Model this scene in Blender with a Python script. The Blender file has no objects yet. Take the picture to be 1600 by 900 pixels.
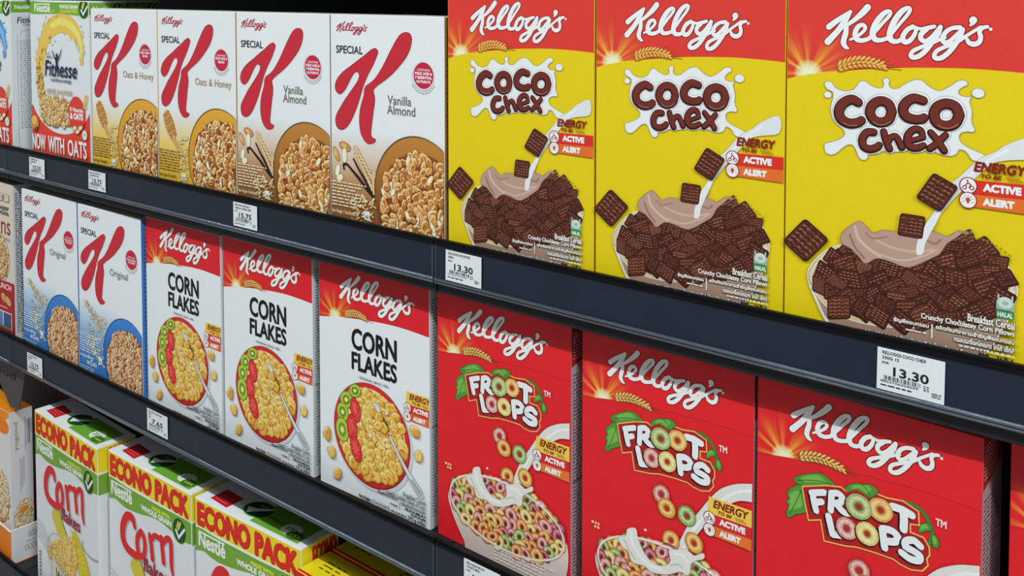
# Supermarket cereal shelves.  Units are metres; X runs along the shelves, Y into them, Z up.
import bpy, bmesh, math, random
from mathutils import Vector

SC = bpy.context.scene
COL = SC.collection

# ------------------------------------------------------------------ camera, world, lights, exposure
cam_data = bpy.data.cameras.new('camera')
cam_data.sensor_fit = 'HORIZONTAL'
cam_data.sensor_width = 36.0
cam_data.lens = 34.875
cam_data.shift_y = -0.2496
cam_data.clip_start = 0.02
cam = bpy.data.objects.new('camera', cam_data)
cam.location = (0.0, -0.839, 1.5)
cam.rotation_euler = (math.radians(90 - 2.5), 0.0, math.radians(39.06))
COL.objects.link(cam)
SC.camera = cam

world = bpy.data.worlds.new('store_ambient')
SC.world = world
world.use_nodes = True
wb = world.node_tree.nodes['Background']
wb.inputs[0].default_value = (0.90, 0.97, 1.0, 1.0)
wb.inputs[1].default_value = 0.27


def area_light(name, loc, size_x, size_y, power, rot=(0, 0, 0), color=(0.90, 0.985, 1.0)):
    d = bpy.data.lights.new(name, 'AREA')
    d.shape = 'RECTANGLE'
    d.size = size_x
    d.size_y = size_y
    d.energy = power
    d.color = color
    o = bpy.data.objects.new(name, d)
    o.location = loc
    o.rotation_euler = rot
    COL.objects.link(o)
    return o


# the luminous strip of the aisle, running parallel to the shelves
area_light('aisle_strip_light', (0.3, -2.13, 4.2), 9.0, 0.05, 222.0, (math.radians(35), 0, 0))
side_fill = area_light('side_fill_light', (4.6, -2.2, 4.2), 0.9, 0.05, 150.0)  # added fill light, out of view, to brighten the right-facing box sides
side_fill.rotation_euler = Vector((5.6, -2.2, 3.1)).to_track_quat('Z', 'Y').to_euler()
SC.view_settings.view_transform = 'Standard'
SC.view_settings.look = 'None'
SC.view_settings.gamma = 1.0
SC.view_settings.use_curve_mapping = False
SC.view_settings.exposure = -0.1

# ------------------------------------------------------------------ materials
_mats = {}


def lin(c):
    return c / 12.92 if c <= 0.04045 else ((c + 0.055) / 1.055) ** 2.4


def rgb(h, gain=(1.22, 1.13, 1.10)):
    h = h.lstrip('#')
    return tuple(min(0.9, lin(int(h[i:i + 2], 16) / 255.0) * g) for i, g in zip((0, 2, 4), gain))


def ink(h, rough=0.42, spec=0.35):
    """Printed carton ink: flat colour with a trace of paper grain."""
    key = ('ink', h, rough, spec)
    if key in _mats:
        return _mats[key]
    m = bpy.data.materials.new('printed_ink_' + h.strip('#'))
    m.use_nodes = True
    nt = m.node_tree
    b = nt.nodes['Principled BSDF']
    b.inputs['Roughness'].default_value = rough
    b.inputs['Specular IOR Level'].default_value = spec
    tc = nt.nodes.new('ShaderNodeTexCoord')
    ns = nt.nodes.new('ShaderNodeTexNoise')
    ns.inputs['Scale'].default_value = 420.0
    ns.inputs['Detail'].default_value = 1.0
    mx = nt.nodes.new('ShaderNodeMix')
    mx.data_type = 'RGBA'
    c = rgb(h)
    mx.inputs[6].default_value = tuple(x * 0.965 for x in c) + (1,)
    mx.inputs[7].default_value = tuple(min(0.95, x * 1.035) for x in c) + (1,)
    nt.links.new(tc.outputs['Object'], ns.inputs['Vector'])
    nt.links.new(ns.outputs['Fac'], mx.inputs[0])
    nt.links.new(mx.outputs[2], b.inputs['Base Color'])
    _mats[key] = m
    return m


def graded_ink(stops, axis=2):
    """Printed gradient: stops = [(height in metres, colour), ...] along a local axis of the box."""
    key = ('grad', tuple(stops), axis)
    if key in _mats:
        return _mats[key]
    m = bpy.data.materials.new('printed_gradient')
    m.use_nodes = True
    nt = m.node_tree
    b = nt.nodes['Principled BSDF']
    b.inputs['Roughness'].default_value = 0.42
    b.inputs['Specular IOR Level'].default_value = 0.35
    tc = nt.nodes.new('ShaderNodeTexCoord')
    sp = nt.nodes.new('ShaderNodeSeparateXYZ')
    mr = nt.nodes.new('ShaderNodeMapRange')
    lo, hi = stops[0][0], stops[-1][0]
    mr.inputs['From Min'].default_value = lo
    mr.inputs['From Max'].default_value = hi
    rp = nt.nodes.new('ShaderNodeValToRGB')
    el = rp.color_ramp.elements
    while len(el) < len(stops):
        el.new(0.5)
    for e, (p, c) in zip(el, stops):
        e.position = (p - lo) / (hi - lo)
        e.color = rgb(c) + (1,)
    nt.links.new(tc.outputs['Object'], sp.inputs[0])
    nt.links.new(sp.outputs[axis], mr.inputs['Value'])
    nt.links.new(mr.outputs[0], rp.inputs[0])
    nt.links.new(rp.outputs[0], b.inputs['Base Color'])
    _mats[key] = m
    return m


def sunburst_ink(cx, cz, R, bg):
    """Printed sunrise: pale core and soft rays fading into the background ink."""
    key = ('sun', round(cx, 4), round(cz, 4), R, bg)
    if key in _mats:
        return _mats[key]
    m = bpy.data.materials.new('printed_sunrise')
    m.use_nodes = True
    nt = m.node_tree
    N = nt.nodes.new
    L = nt.links.new
    b = nt.nodes['Principled BSDF']
    b.inputs['Roughness'].default_value = 0.42
    b.inputs['Specular IOR Level'].default_value = 0.35

    def mth(op, a=None, c=None, clamp=False):
        n = N('ShaderNodeMath')
        n.operation = op
        n.use_clamp = clamp
        for i, v in enumerate((a, c)):
            if v is None:
                continue
            if isinstance(v, (int, float)):
                n.inputs[i].default_value = v
            else:
                L(v, n.inputs[i])
        return n.outputs[0]
    tc = N('ShaderNodeTexCoord')
    sp = N('ShaderNodeSeparateXYZ')
    L(tc.outputs['Object'], sp.inputs[0])
    dx = mth('SUBTRACT', sp.outputs[0], cx)
    dz = mth('SUBTRACT', sp.outputs[2], cz)
    r = mth('SQRT', mth('ADD', mth('MULTIPLY', dx, dx), mth('MULTIPLY', dz, dz)))
    ang = mth('ARCTAN2', dz, dx)
    ns = N('ShaderNodeTexNoise')
    ns.noise_dimensions = '1D'
    ns.inputs['Detail'].default_value = 1.0
    ns.inputs['Scale'].default_value = 2.6
    L(mth('ADD', ang, 7.3), ns.inputs['W'])
    ray = mth('MULTIPLY', mth('SUBTRACT', ns.outputs['Fac'], 0.44), 5.0, True)
    fall = mth('SUBTRACT', 1.0, mth('DIVIDE', r, R), True)
    core = mth('SUBTRACT', 1.0, mth('DIVIDE', r, R * 0.27), True)
    a = mth('ADD', mth('MULTIPLY', ray, mth('MULTIPLY', mth('MULTIPLY', fall, fall), 1.35)), mth('MULTIPLY', core, 1.3), True)
    mx = N('ShaderNodeMix')
    mx.data_type = 'RGBA'
    mx.inputs[6].default_value = rgb(bg) + (1,)
    mx.inputs[7].default_value = rgb('#f2c233') + (1,)
    L(a, mx.inputs[0])
    m2 = N('ShaderNodeMix')
    m2.data_type = 'RGBA'
    m2.inputs[7].default_value = rgb('#f4ecc4') + (1,)
    L(mx.outputs[2], m2.inputs[6])
    L(mth('MULTIPLY', core, 1.5, True), m2.inputs[0])
    L(m2.outputs[2], b.inputs['Base Color'])
    _mats[key] = m
    return m


def solid(name, h, rough=0.5, spec=0.4, metallic=0.0, noise=0.06, scale=60.0, coat=0.0, raw=False):
    key = ('solid', name)
    if key in _mats:
        return _mats[key]
    m = bpy.data.materials.new(name)
    m.use_nodes = True
    nt = m.node_tree
    b = nt.nodes['Principled BSDF']
    b.inputs['Roughness'].default_value = rough
    b.inputs['Specular IOR Level'].default_value = spec
    b.inputs['Metallic'].default_value = metallic
    b.inputs['Coat Weight'].default_value = coat
    c = rgb(h, (1, 1, 1)) if raw else rgb(h)
    tc = nt.nodes.new('ShaderNodeTexCoord')
    ns = nt.nodes.new('ShaderNodeTexNoise')
    ns.inputs['Scale'].default_value = scale
    ns.inputs['Detail'].default_value = 4.0
    mx = nt.nodes.new('ShaderNodeMix')
    mx.data_type = 'RGBA'
    mx.inputs[6].default_value = tuple(x * (1 - noise) for x in c) + (1,)
    mx.inputs[7].default_value = tuple(min(0.95, x * (1 + noise)) for x in c) + (1,)
    nt.links.new(tc.outputs['Object'], ns.inputs['Vector'])
    nt.links.new(ns.outputs['Fac'], mx.inputs[0])
    nt.links.new(mx.outputs[2], b.inputs['Base Color'])
    _mats[key] = m
    return m


# ------------------------------------------------------------------ object helpers
def mesh_obj(name, verts, faces, mats, idx=None, parent=None):
    me = bpy.data.meshes.new(name)
    me.from_pydata(verts, [], faces)
    for m in mats:
        me.materials.append(m)
    if idx is not None:
        me.polygons.foreach_set('material_index', idx)
    me.update()
    o = bpy.data.objects.new(name, me)
    COL.objects.link(o)
    if parent is not None:
        o.parent = parent
    return o


def bm_obj(name, bm, mats, parent=None, smooth=False):
    me = bpy.data.meshes.new(name)
    bm.normal_update()
    bm.to_mesh(me)
    bm.free()
    for m in mats:
        me.materials.append(m)
    if smooth:
        me.polygons.foreach_set('use_smooth', [True] * len(me.polygons))
    o = bpy.data.objects.new(name, me)
    COL.objects.link(o)
    if parent is not None:
        o.parent = parent
    return o


def thing(name, label, cat, loc=(0, 0, 0), rotz=0.0, group=None):
    o = bpy.data.objects.new(name, None)
    o.empty_display_size = 0.05
    COL.objects.link(o)
    o.location = loc
    o.rotation_euler = (0, 0, rotz)
    tag(o, label, cat, group)
    return o


def tag(o, label, cat, group=None):
    o['label'] = label
    o['category'] = cat
    if group:
        o['group'] = group
    return o


def copy_tree(o, loc, rotz, label, group=None):
    """A thing with copies of its parts and sub-parts (mesh data shared)."""
    r = o.copy()
    COL.objects.link(r)
    r.location = loc
    r.rotation_euler = (0, 0, rotz)
    r['label'] = label
    if group:
        r['group'] = group
    for ch in list(o.children):
        c = ch.copy()
        COL.objects.link(c)
        c.parent = r
        for g in list(ch.children):
            d = g.copy()
            COL.objects.link(d)
            d.parent = c
    return r


def add_box(bm, x0, x1, y0, y1, z0, z1, mi=0):
    vs = [bm.verts.new(p) for p in ((x0, y0, z0), (x1, y0, z0), (x1, y1, z0), (x0, y1, z0),
                                    (x0, y0, z1), (x1, y0, z1), (x1, y1, z1), (x0, y1, z1))]
    fs = []
    for q in ((0, 3, 2, 1), (4, 5, 6, 7), (0, 1, 5, 4), (1, 2, 6, 5), (2, 3, 7, 6), (3, 0, 4, 7)):
        f = bm.faces.new([vs[i] for i in q])
        f.material_index = mi
        fs.append(f)
    return vs, fs


def bevelled(bm, off, seg=2):
    bmesh.ops.bevel(bm, geom=list(bm.edges), offset=off, segments=seg, affect='EDGES', profile=0.6)


# ------------------------------------------------------------------ flat print helpers (millimetres on a carton face)
def catmull(pts, closed=False, n=4):
    if len(pts) < 3:
        return list(pts)
    out = []
    N = len(pts)
    rng = range(N) if closed else range(N - 1)
    for i in rng:
        p1, p2 = pts[i], pts[(i + 1) % N]
        p0 = pts[(i - 1) % N] if closed or i > 0 else tuple(2 * a - b for a, b in zip(p1, p2))
        p3 = pts[(i + 2) % N] if closed or i + 2 < N else tuple(2 * a - b for a, b in zip(p2, p1))
        for k in range(n):
            t = k / n
            out.append(tuple(0.5 * (2 * b + (c - a) * t + (2 * a - 5 * b + 4 * c - d) * t * t + (3 * b - a - 3 * c + d) * t ** 3)
                             for a, b, c, d in zip(p0, p1, p2, p3)))
    if not closed:
        out.append(tuple(pts[-1]))
    return out


def clip_rect(poly, x0, x1, z0, z1):
    def half(pts, inside, cut):
        out = []
        for i, p in enumerate(pts):
            q = pts[i - 1]
            a, b = inside(p), inside(q)
            if a:
                if not b:
                    out.append(cut(q, p))
                out.append(p)
            elif b:
                out.append(cut(q, p))
        return out

    def cx(v):
        return lambda a, b: (v, a[1] + (b[1] - a[1]) * (v - a[0]) / (b[0] - a[0]))

    def cz(v):
        return lambda a, b: (a[0] + (b[0] - a[0]) * (v - a[1]) / (b[1] - a[1]), v)
    for inside, cut in ((lambda p: p[0] >= x0, cx(x0)), (lambda p: p[0] <= x1, cx(x1)),
                        (lambda p: p[1] >= z0, cz(z0)), (lambda p: p[1] <= z1, cz(z1))):
        poly = half(poly, inside, cut)
        if len(poly) < 3:
            return []
    return poly


_glyphs = {}


def glyph_mesh(s):
    if s not in _glyphs:
        cu = bpy.data.curves.new('lettering', 'FONT')
        cu.body = s
        cu.resolution_u = 3
        o = bpy.data.objects.new('lettering', cu)
        me = bpy.data.meshes.new_from_object(o)
        vs = [(v.co.x, v.co.y) for v in me.vertices]
        fs = [tuple(p.vertices) for p in me.polygons]
        bpy.data.objects.remove(o)
        bpy.data.curves.remove(cu)
        bpy.data.meshes.remove(me)
        _glyphs[s] = (vs, fs)
    return _glyphs[s]


class Face:
    """One printed side of a carton: maps (u, v) millimetres and a layer number to the box."""

    def __init__(self, fn, u0, u1, v0, v1):
        self.fn, self.rect, self.k = fn, (u0, u1, v0, v1), 0.0


class Sheet:
    def __init__(self, face):
        self.f = face
        self.v, self.p, self.m, self.mats = [], [], [], []

    def _mi(self, col):
        m = ink(col) if isinstance(col, str) else col
        if m not in self.mats:
            self.mats.append(m)
        return self.mats.index(m)

    def lift(self, step=1.0):
        self.f.k += step
        return self

    def raw(self, pts, col):
        pts = clip_rect(list(pts), *self.f.rect)
        if len(pts) < 3:
            return
        i = len(self.v)
        self.v += [self.f.fn(u, v, self.f.k) for u, v in pts]
        self.p.append(tuple(range(i, i + len(pts))))
        self.m.append(self._mi(col))

    def poly(self, pts, col, step=1.0):
        self.lift(step or TINY)
        self.raw(pts, col)

    def curve(self, pts, col, n=5, step=1.0, line=None, lw=1.0):
        c = catmull([p[:2] for p in pts], True, n)
        if line:
            self.stroke(c + [c[0]], line, lw, smooth=0)
        self.poly(c, col, step)

    def rect(self, u0, v0, u1, v1, col, step=1.0):
        self.poly([(u0, v0), (u1, v0), (u1, v1), (u0, v1)], col, step)

    def ellipse(self, u, v, a, b, col, rot=0.0, n=32, step=1.0, jit=0.0, rng=None):
        c, s = math.cos(rot), math.sin(rot)
        pts = []
        for k in range(n):
            t = 2 * math.pi * k / n
            q = 1.0 + (rng.uniform(-jit, jit) if rng else 0)
            x, y = a * q * math.cos(t), b * q * math.sin(t)
            pts.append((u + x * c - y * s, v + x * s + y * c))
        self.poly(pts, col, step)

    def ring(self, u, v, a, b, a2, b2, col, rot=0.0, n=24, step=1.0, w0=0.0):
        self.lift(step)
        c, s = math.cos(rot), math.sin(rot)

        def P(t, ra, rb):
            x, y = ra * math.cos(t), rb * math.sin(t)
            return (u + x * c - y * s, v + x * s + y * c)
        for k in range(n):
            t0, t1 = 2 * math.pi * k / n, 2 * math.pi * (k + 1) / n
            self.raw([P(t0, a, b), P(t1, a, b), P(t1, a2, b2), P(t0, a2, b2)], col)

    def stroke(self, pts, col, width=None, step=1.0, smooth=4, caps=True, grow=0.0, nd=14):
        """Thick line; pts may carry their own width as third value."""
        self.lift(step)
        q = [(p[0], p[1], (p[2] if len(p) > 2 else width) + grow) for p in pts]
        if smooth:
            q = catmull(q, False, smooth)
        q = [p for i, p in enumerate(q) if i == 0 or math.hypot(p[0] - q[i - 1][0], p[1] - q[i - 1][1]) > 1e-4]
        closed = len(q) > 8
        L = []
        for i, (x, y, w) in enumerate(q):       # mitred ribbon
            a, b = q[max(0, i - 1)], q[min(len(q) - 1, i + 1)]
            d0 = (x - a[0], y - a[1])
            d1 = (b[0] - x, b[1] - y)
            n0, n1 = math.hypot(*d0) or 1.0, math.hypot(*d1) or 1.0
            t = (d0[0] / n0 + d1[0] / n1, d0[1] / n0 + d1[1] / n1)
            n = math.hypot(*t) or 1.0
            m = 1.0 / max(0.5, n / 2) if 0 < i < len(q) - 1 else 1.0
            L.append((-t[1] / n * w / 2 * m, t[0] / n * w / 2 * m))
        for i in range(len(q) - 1):
            (x0, y0, _), (x1, y1, _) = q[i], q[i + 1]
            (a0, b0), (a1, b1) = L[i], L[i + 1]
            if smooth or closed:
                self.lift(TINY)
            self.raw([(x0 + a0, y0 + b0), (x0 - a0, y0 - b0), (x1 - a1, y1 - b1), (x1 + a1, y1 + b1)], col)
        if caps and q:
            for x, y, w in (q[0], q[-1]):
                self.lift(TINY)
                self.raw([(x + w / 2 * math.cos(2 * math.pi * k / nd), y + w / 2 * math.sin(2 * math.pi * k / nd)) for k in range(nd)], col)

    def text(self, s, u0, v0, u1, v1, col, bold=0.0, shear=0.0, slope=0.0, step=1.0, rot90=False):
        """Lettering fitted to the rectangle (u0,v0)-(u1,v1); bold is extra stroke in mm."""
        self.lift(step)
        vs, fs = glyph_mesh(s)
        if not vs:
            return
        sv = [(x + shear * y, y) for x, y in vs]
        x0, x1 = min(p[0] for p in sv), max(p[0] for p in sv)
        y0, y1 = min(p[1] for p in sv), max(p[1] for p in sv)
        if rot90:
            L, H = v1 - v0, u1 - u0
        else:
            L, H = u1 - u0, v1 - v0
        b = bold / 2
        sx = (L - bold) / max(1e-6, x1 - x0)
        sy = (H - bold) / max(1e-6, y1 - y0)
        pts = []
        for x, y in sv:
            a, c = b + (x - x0) * sx, b + (y - y0) * sy
            pts.append((u1 - c, v0 + a) if rot90 else (u0 + a, v0 + c + slope * a))
        offs = [(0, 0)] if bold <= 0 else [(b * math.cos(math.pi * k / 4), b * math.sin(math.pi * k / 4)) for k in range(8)]
        r = self.f.rect
        inside = all(r[0] + b < u < r[1] - b and r[2] + b < v < r[3] - b for u, v in pts)
        mi = self._mi(col)
        for du, dv in offs:
            self.lift(TINY)
            if inside:
                i = len(self.v)
                self.v += [self.f.fn(u + du, v + dv, self.f.k) for u, v in pts]
                self.p += [tuple(i + j for j in f) for f in fs]
                self.m += [mi] * len(fs)
            else:
                for f in fs:
                    self.raw([(pts[j][0] + du, pts[j][1] + dv) for j in f], col)

    def dashes(self, u0, v0, u1, v1, lines, col, rng, fill=0.62, wmin=1.5, wmax=7.0, ragged=0.25):
        """Rows of small print too fine to read."""
        self.lift()
        dv = (v1 - v0) / lines
        for i in range(lines):
            v = v1 - (i + 0.5) * dv
            u = u0
            end = u1 - rng.uniform(0, ragged) * (u1 - u0)
            while u < end:
                w = min(rng.uniform(wmin, wmax), end - u)
                self.raw([(u, v - dv * fill / 2), (u + w, v - dv * fill / 2), (u + w, v + dv * fill / 2), (u, v + dv * fill / 2)], col)
                u += w + dv * 0.5

    def build(self, name, parent, label=None):
        o = mesh_obj(name, self.v, self.p, self.mats, self.m, parent)
        if label:
            o['label'] = label
        return o


TINY = 0.035       # hair-fine step between strokes of one colour
DZ = 0.000010     # spacing of print layers (metres)
FINE = 0.12       # layer step inside the food pictures


def carton(root, W, D, H, col_front, col_side, col_top, bev=0.0009):
    """The folded board box itself: bevelled body plus glued top flaps."""
    bm = bmesh.new()
    vs, fs = add_box(bm, -W / 2, W / 2, -D / 2, D / 2, 0.0003, H - 0.0007)
    bevelled(bm, bev, 2)
    for f in bm.faces:
        n = f.normal if f.normal.length else Vector((0, 0, 1))
        f.normal_update()
        n = f.normal
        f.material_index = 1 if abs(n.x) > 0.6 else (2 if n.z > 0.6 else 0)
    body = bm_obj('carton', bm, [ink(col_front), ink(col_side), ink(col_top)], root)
    bm = bmesh.new()
    add_box(bm, -W / 2 + 0.0012, W / 2 - 0.0012, -D / 2 + 0.0012, D / 2 - 0.0022, H - 0.0009, H - 0.0003)
    add_box(bm, -0.018, 0.018, D / 2 - 0.0034, D / 2 - 0.0016, H - 0.0007, H)
    bm_obj('top_flap', bm, [ink(col_top)], root)
    return body


def front_face(W, D, H):
    w, h = W * 1000, H * 1000
    return Face(lambda u, v, k: (u / 1000 - W / 2, -D / 2 - 0.00004 - k * DZ, v / 1000), 0.7, w - 0.7, 1.0, h - 1.3)


def side_face(W, D, H):
    return Face(lambda u, v, k: (W / 2 + 0.00004 + k * DZ, u / 1000 - D / 2, v / 1000), 0.9, D * 1000 - 0.9, 1.0, H * 1000 - 1.3)


def top_face(W, D, H):
    return Face(lambda u, v, k: (u / 1000 - W / 2, v / 1000 - D / 2, H + 0.00004 + k * DZ), 0.9, W * 1000 - 0.9, 0.9, D * 1000 - 0.9)


WHITE = '#d9e3e7'
RED = '#cf2029'

# ------------------------------------------------------------------ shared pieces of artwork
SCRIPT = [
 [(38.1,289.2,5.7),(44.5,294.2,5.1),(50.8,298.7,4.1),(56.9,302.7,3.3)],
 [(56.3,301.9,3.7),(51.9,294.3,5.4),(46.1,286,5.5),(40.7,280,5.9),(37.3,276.3,6.5)],
 [(71.4,306.6,6.1),(66.7,301.3,5.7),(60.1,295.5,4.2),(53.9,291,3.3)],
 [(53.2,291,4.5),(53.1,284.7,5),(51.6,279.4,5.2),(51.1,275.5,5.1),(53.2,272.2,3.9),(55.4,271.1,1.9)],
 [(56.9,278.6,2.1),(62.2,281.3,2.9),(67.7,285.6,3.1),(69.8,289.2,3.4),(67.6,291.6,3.8),(63.5,289.8,4.4),(61,284,4.8),(62.7,279.2,4.8),(67.6,278.3,4.2),(72.8,280,3.8)],
 [(72.8,280,3.8),(78.3,286.4,3.4),(84.7,294.1,3.2),(89.3,299.3,3.3),(90.3,302.6,3.7),(87.8,303.3,3.9),(83.2,299.7,5.1),(78.2,292.5,5.5),(76,284.9,5.7),(78,279.7,4.9),(82.6,279.1,4.1),(87.7,280.5,3.7)],
 [(87.7,280.5,3.7),(93.2,286.8,3.3),(99.9,295.3,3.1),(104.8,301.4,3.3),(106.3,305.4,3.6),(103.6,306.2,4),(98.6,302.3,5.2),(93.1,293.8,5.4),(90.3,284.8,5.6),(91.5,279.4,5),(96.1,278.4,4.1),(100.1,280.4,3.7)],
 [(109,290.9,4),(104.5,288.5,4.4),(101,282.8,4.6),(102,278.6,4.8),(106,279,4.4),(110,284,3.8),(111.4,289.3,3.4),(108.7,291.3,3.6)],
 [(111.4,290.2,2.9),(115.7,289.4,2.9),(121,290.4,3.8),(125.8,291.7,3.2)],
 [(119.7,289.1,4.3),(115.9,285.5,4.5),(115.4,281.4,4.3),(119,279.4,4.1),(123.7,282.8,3.4),(128,288.2,3.4),(130.6,291.4,3.9)],
 [(130.6,291.4,3.9),(128.9,285.9,4.3),(124.7,279.4,4.5),(119.5,271.9,4.5),(114.3,267.1,4.5),(109.4,265.7,4.2),(107.6,267.7,4),(109.8,271.3,3.8),(115.9,274.5,3.4),(123.8,278,3.4),(130.7,281.4,3),(134.2,282.9,2.8)],
 [(145.5,291.3,4),(140,290.7,3.7),(135.4,287.9,3.9),(132.4,282.8,4.1),(133.8,278.8,3.9),(138.1,280.2,3.7),(143.1,285.4,3.3),(147.5,289.7,3.7)],
 [(147.7,289.8,3.7),(145.7,284.1,4.2),(141.6,276.8,4.4),(137,270.7,4.4),(131.9,266.4,4.4),(127.5,265.8,4.1),(126.2,268,3.9),(128.3,272,3.7),(135.2,275.7,3.4),(143.6,279.6,3.3),(151.1,285.2,2.9),(161,292.1,2.7)],
 [(165.9,292.4,3.1),(162.2,291.3,3.4),(160.2,288.1,3.6),(161.1,284.2,3.9),(160,280.1,4.3),(156.3,278.2,4.5),(152.5,279.4,4),(151,281.9,3.1)],
 [(155.3,297.3,6.5),(155,295.1,3.8),(153.1,293,1.6)],
]
SB = (33.9, 263.0, 167.2, 310.0)


def script(sh, x0, z0, x1, z1, col, edge, ew=1.6):
    sx, sz = (x1 - x0) / (SB[2] - SB[0]), (z1 - z0) / (SB[3] - SB[1])
    w = (sx + sz) / 2 * 0.93

    def tr(s):
        return [(x0 + (p[0] - SB[0]) * sx, z0 + (p[1] - SB[1]) * sz, p[2] * w) for p in s]
    if ew > 0:
        sh.lift()
        for s in SCRIPT:
            sh.stroke(tr(s), edge, grow=ew, step=0)
    sh.lift()
    for s in SCRIPT:
        sh.stroke(tr(s), col, step=0)
    sh.ellipse(x1 + 1.2 * w, z1 - 19.5 * sz, 1.4 * w, 1.4 * w, col, n=10)


def wheat(sh, x0, z0, x1, z1, h, c1='#e3b768', c2='#8a5214', rows=10):
    """Ear of wheat lying from (x0,z0), its full end, to the bristly tip at (x1,z1)."""
    base = math.atan2(z1 - z0, x1 - x0)
    for k in range(6):
        a = base + math.radians(26 - 7 * k)
        t = 0.55 + 0.07 * k
        px, pz = x0 + (x1 - x0) * t, z0 + (z1 - z0) * t + h * (0.45 - 0.07 * k)
        sh.stroke([(px, pz), (px + h * 1.5 * math.cos(a), pz + h * 1.5 * math.sin(a))], c2, h * 0.05, 0.1, smooth=0)
    for row, (off, ang) in enumerate(((0.62, 34), (0.30, 8), (0.02, -20))):
        for k in range(rows):
            t = k / (rows - 1)
            arch = 0.32 * math.sin(math.pi * min(1.0, 0.15 + 0.85 * t))
            tp = 1.0 - 0.55 * t
            px = x0 + (x1 - x0) * (0.04 + 0.86 * t + 0.03 * row)
            pz = z0 + (z1 - z0) * t + h * (off * (0.55 + 0.45 * math.sin(math.pi * (0.2 + 0.7 * t))) + arch)
            a = base + math.radians(ang + 28 * (1 - t) ** 2 - 14 * t)
            sz = h * 0.50 * (0.65 + 0.35 * tp)
            sh.ellipse(px, pz, sz * 0.74, sz * 0.34, c2, a, 10, 0.12)
            sh.ellipse(px + 0.05 * h, pz + 0.04 * h, sz * 0.60, sz * 0.22, c1, a, 10, 0.12)


def energy(sh, xl, xr, z0, z1, bg='#ecc04a', act='#cf2a2b', alert='#d8602a'):
    """Small claims badge with two round icons."""
    h = z1 - z0
    w = xr - xl
    za, zb = z0 + 0.29 * h, z0 + 0.585 * h
    if bg:
        sh.poly([(xl + 0.04 * w, z1 - 0.02 * h), (xr + 12, z1), (xr + 12, zb), (xl, zb - 0.04 * h)], bg)
    sh.poly([(xl + 0.02 * w, zb - 0.03 * h), (xr + 12, zb), (xr + 12, za), (xl + 0.06 * w, za - 0.01 * h)], act)
    sh.poly([(xl + 0.05 * w, za - 0.02 * h), (xr + 12, za), (xr + 12, z0), (xl + 0.1 * w, z0 + 0.02 * h)], alert)
    sh.text('ENERGY', xl + 0.14 * w, z1 - 0.27 * h, xl + 0.95 * w, z1 - 0.06 * h, '#7c1d12', 0.022 * h, 0.2, 0.0)
    sh.text('TO BE', xl + 0.25 * w, z1 - 0.39 * h, xl + 0.58 * w, z1 - 0.30 * h, '#7c1d12', 0.012 * h, 0.2)
    for k in range(3):
        sh.stroke([(xl + (0.63 + 0.02 * k) * w, z1 - (0.32 + 0.03 * k) * h), (xl + (0.84 + 0.03 * k) * w, z1 - (0.32 + 0.03 * k) * h)], '#7c1d12', 0.012 * h, smooth=0)
    sh.text('ACTIVE', xl + 0.29 * w, za + 0.06 * h, xl + 0.88 * w, zb - 0.07 * h, '#eff2f2', 0.028 * h)
    sh.text('ALERT', xl + 0.29 * w, z0 + 0.07 * h, xl + 0.78 * w, za - 0.065 * h, '#eff2f2', 0.028 * h)
    r = 0.155 * h
    for i, zc in enumerate(((za + zb) / 2, (z0 + za) / 2 - 0.005 * h)):
        cx = xl + 0.06 * w
        sh.ellipse(cx, zc, r * 1.1, r * 1.1, '#8a1f22', n=24)
        sh.ellipse(cx, zc, r * 0.97, r * 0.97, '#eceff0', n=24)
        if i == 0:
            for s in (-1, 1):
                sh.ring(cx + s * r * 0.45, zc - r * 0.28, r * 0.3, r * 0.3, r * 0.17, r * 0.17, '#8a1f22', n=12)
            sh.stroke([(cx - r * 0.35, zc - r * 0.1), (cx - r * 0.05, zc + r * 0.4), (cx + r * 0.3, zc + r * 0.1), (cx + r * 0.1, zc - r * 0.25)], '#8a1f22', r * 0.15, smooth=0)
            sh.ellipse(cx - r * 0.12, zc + r * 0.62, r * 0.13, r * 0.13, '#8a1f22', n=8)
        else:
            sh.ellipse(cx, zc + r * 0.06, r * 0.3, r * 0.32, '#c2452a', n=12)
            sh.rect(cx - r * 0.13, zc - r * 0.42, cx + r * 0.13, zc - r * 0.2, '#c2452a')
            for k in range(7):
                a = math.radians(-20 + k * 36.6)
                sh.stroke([(cx + r * 0.52 * math.cos(a), zc + r * 0.52 * math.sin(a)), (cx + r * 0.72 * math.cos(a), zc + r * 0.72 * math.sin(a))], '#9c8a86', r * 0.09, smooth=0)


def check_oval(sh, x, z, a, b):
    sh.ellipse(x, z, a * 1.1, b * 1.08, '#7fb23a')
    sh.ellipse(x, z, a, b, '#17492a')
    sh.stroke([(x - a * 0.55, z - b * 0.1), (x - a * 0.12, z - b * 0.6), (x + a * 0.75, z + b * 0.3)], '#e6ece6', a * 0.24, smooth=0)
    sh.stroke([(x - a * 0.3, z - b * 0.1), (x + a * 0.12, z + b * 0.75)], '#cfd04a', a * 0.1, smooth=0)
    for k in range(3):
        for s in (-1, 1):
            t = 0.2 + 0.25 * k
            sh.ellipse(x - a * 0.3 + 0.42 * a * t + s * a * 0.16, z - b * 0.1 + 0.85 * b * t + b * 0.12, a * 0.17, b * 0.09, '#cfd04a', math.radians(60 if s > 0 else 120), 8)


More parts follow.
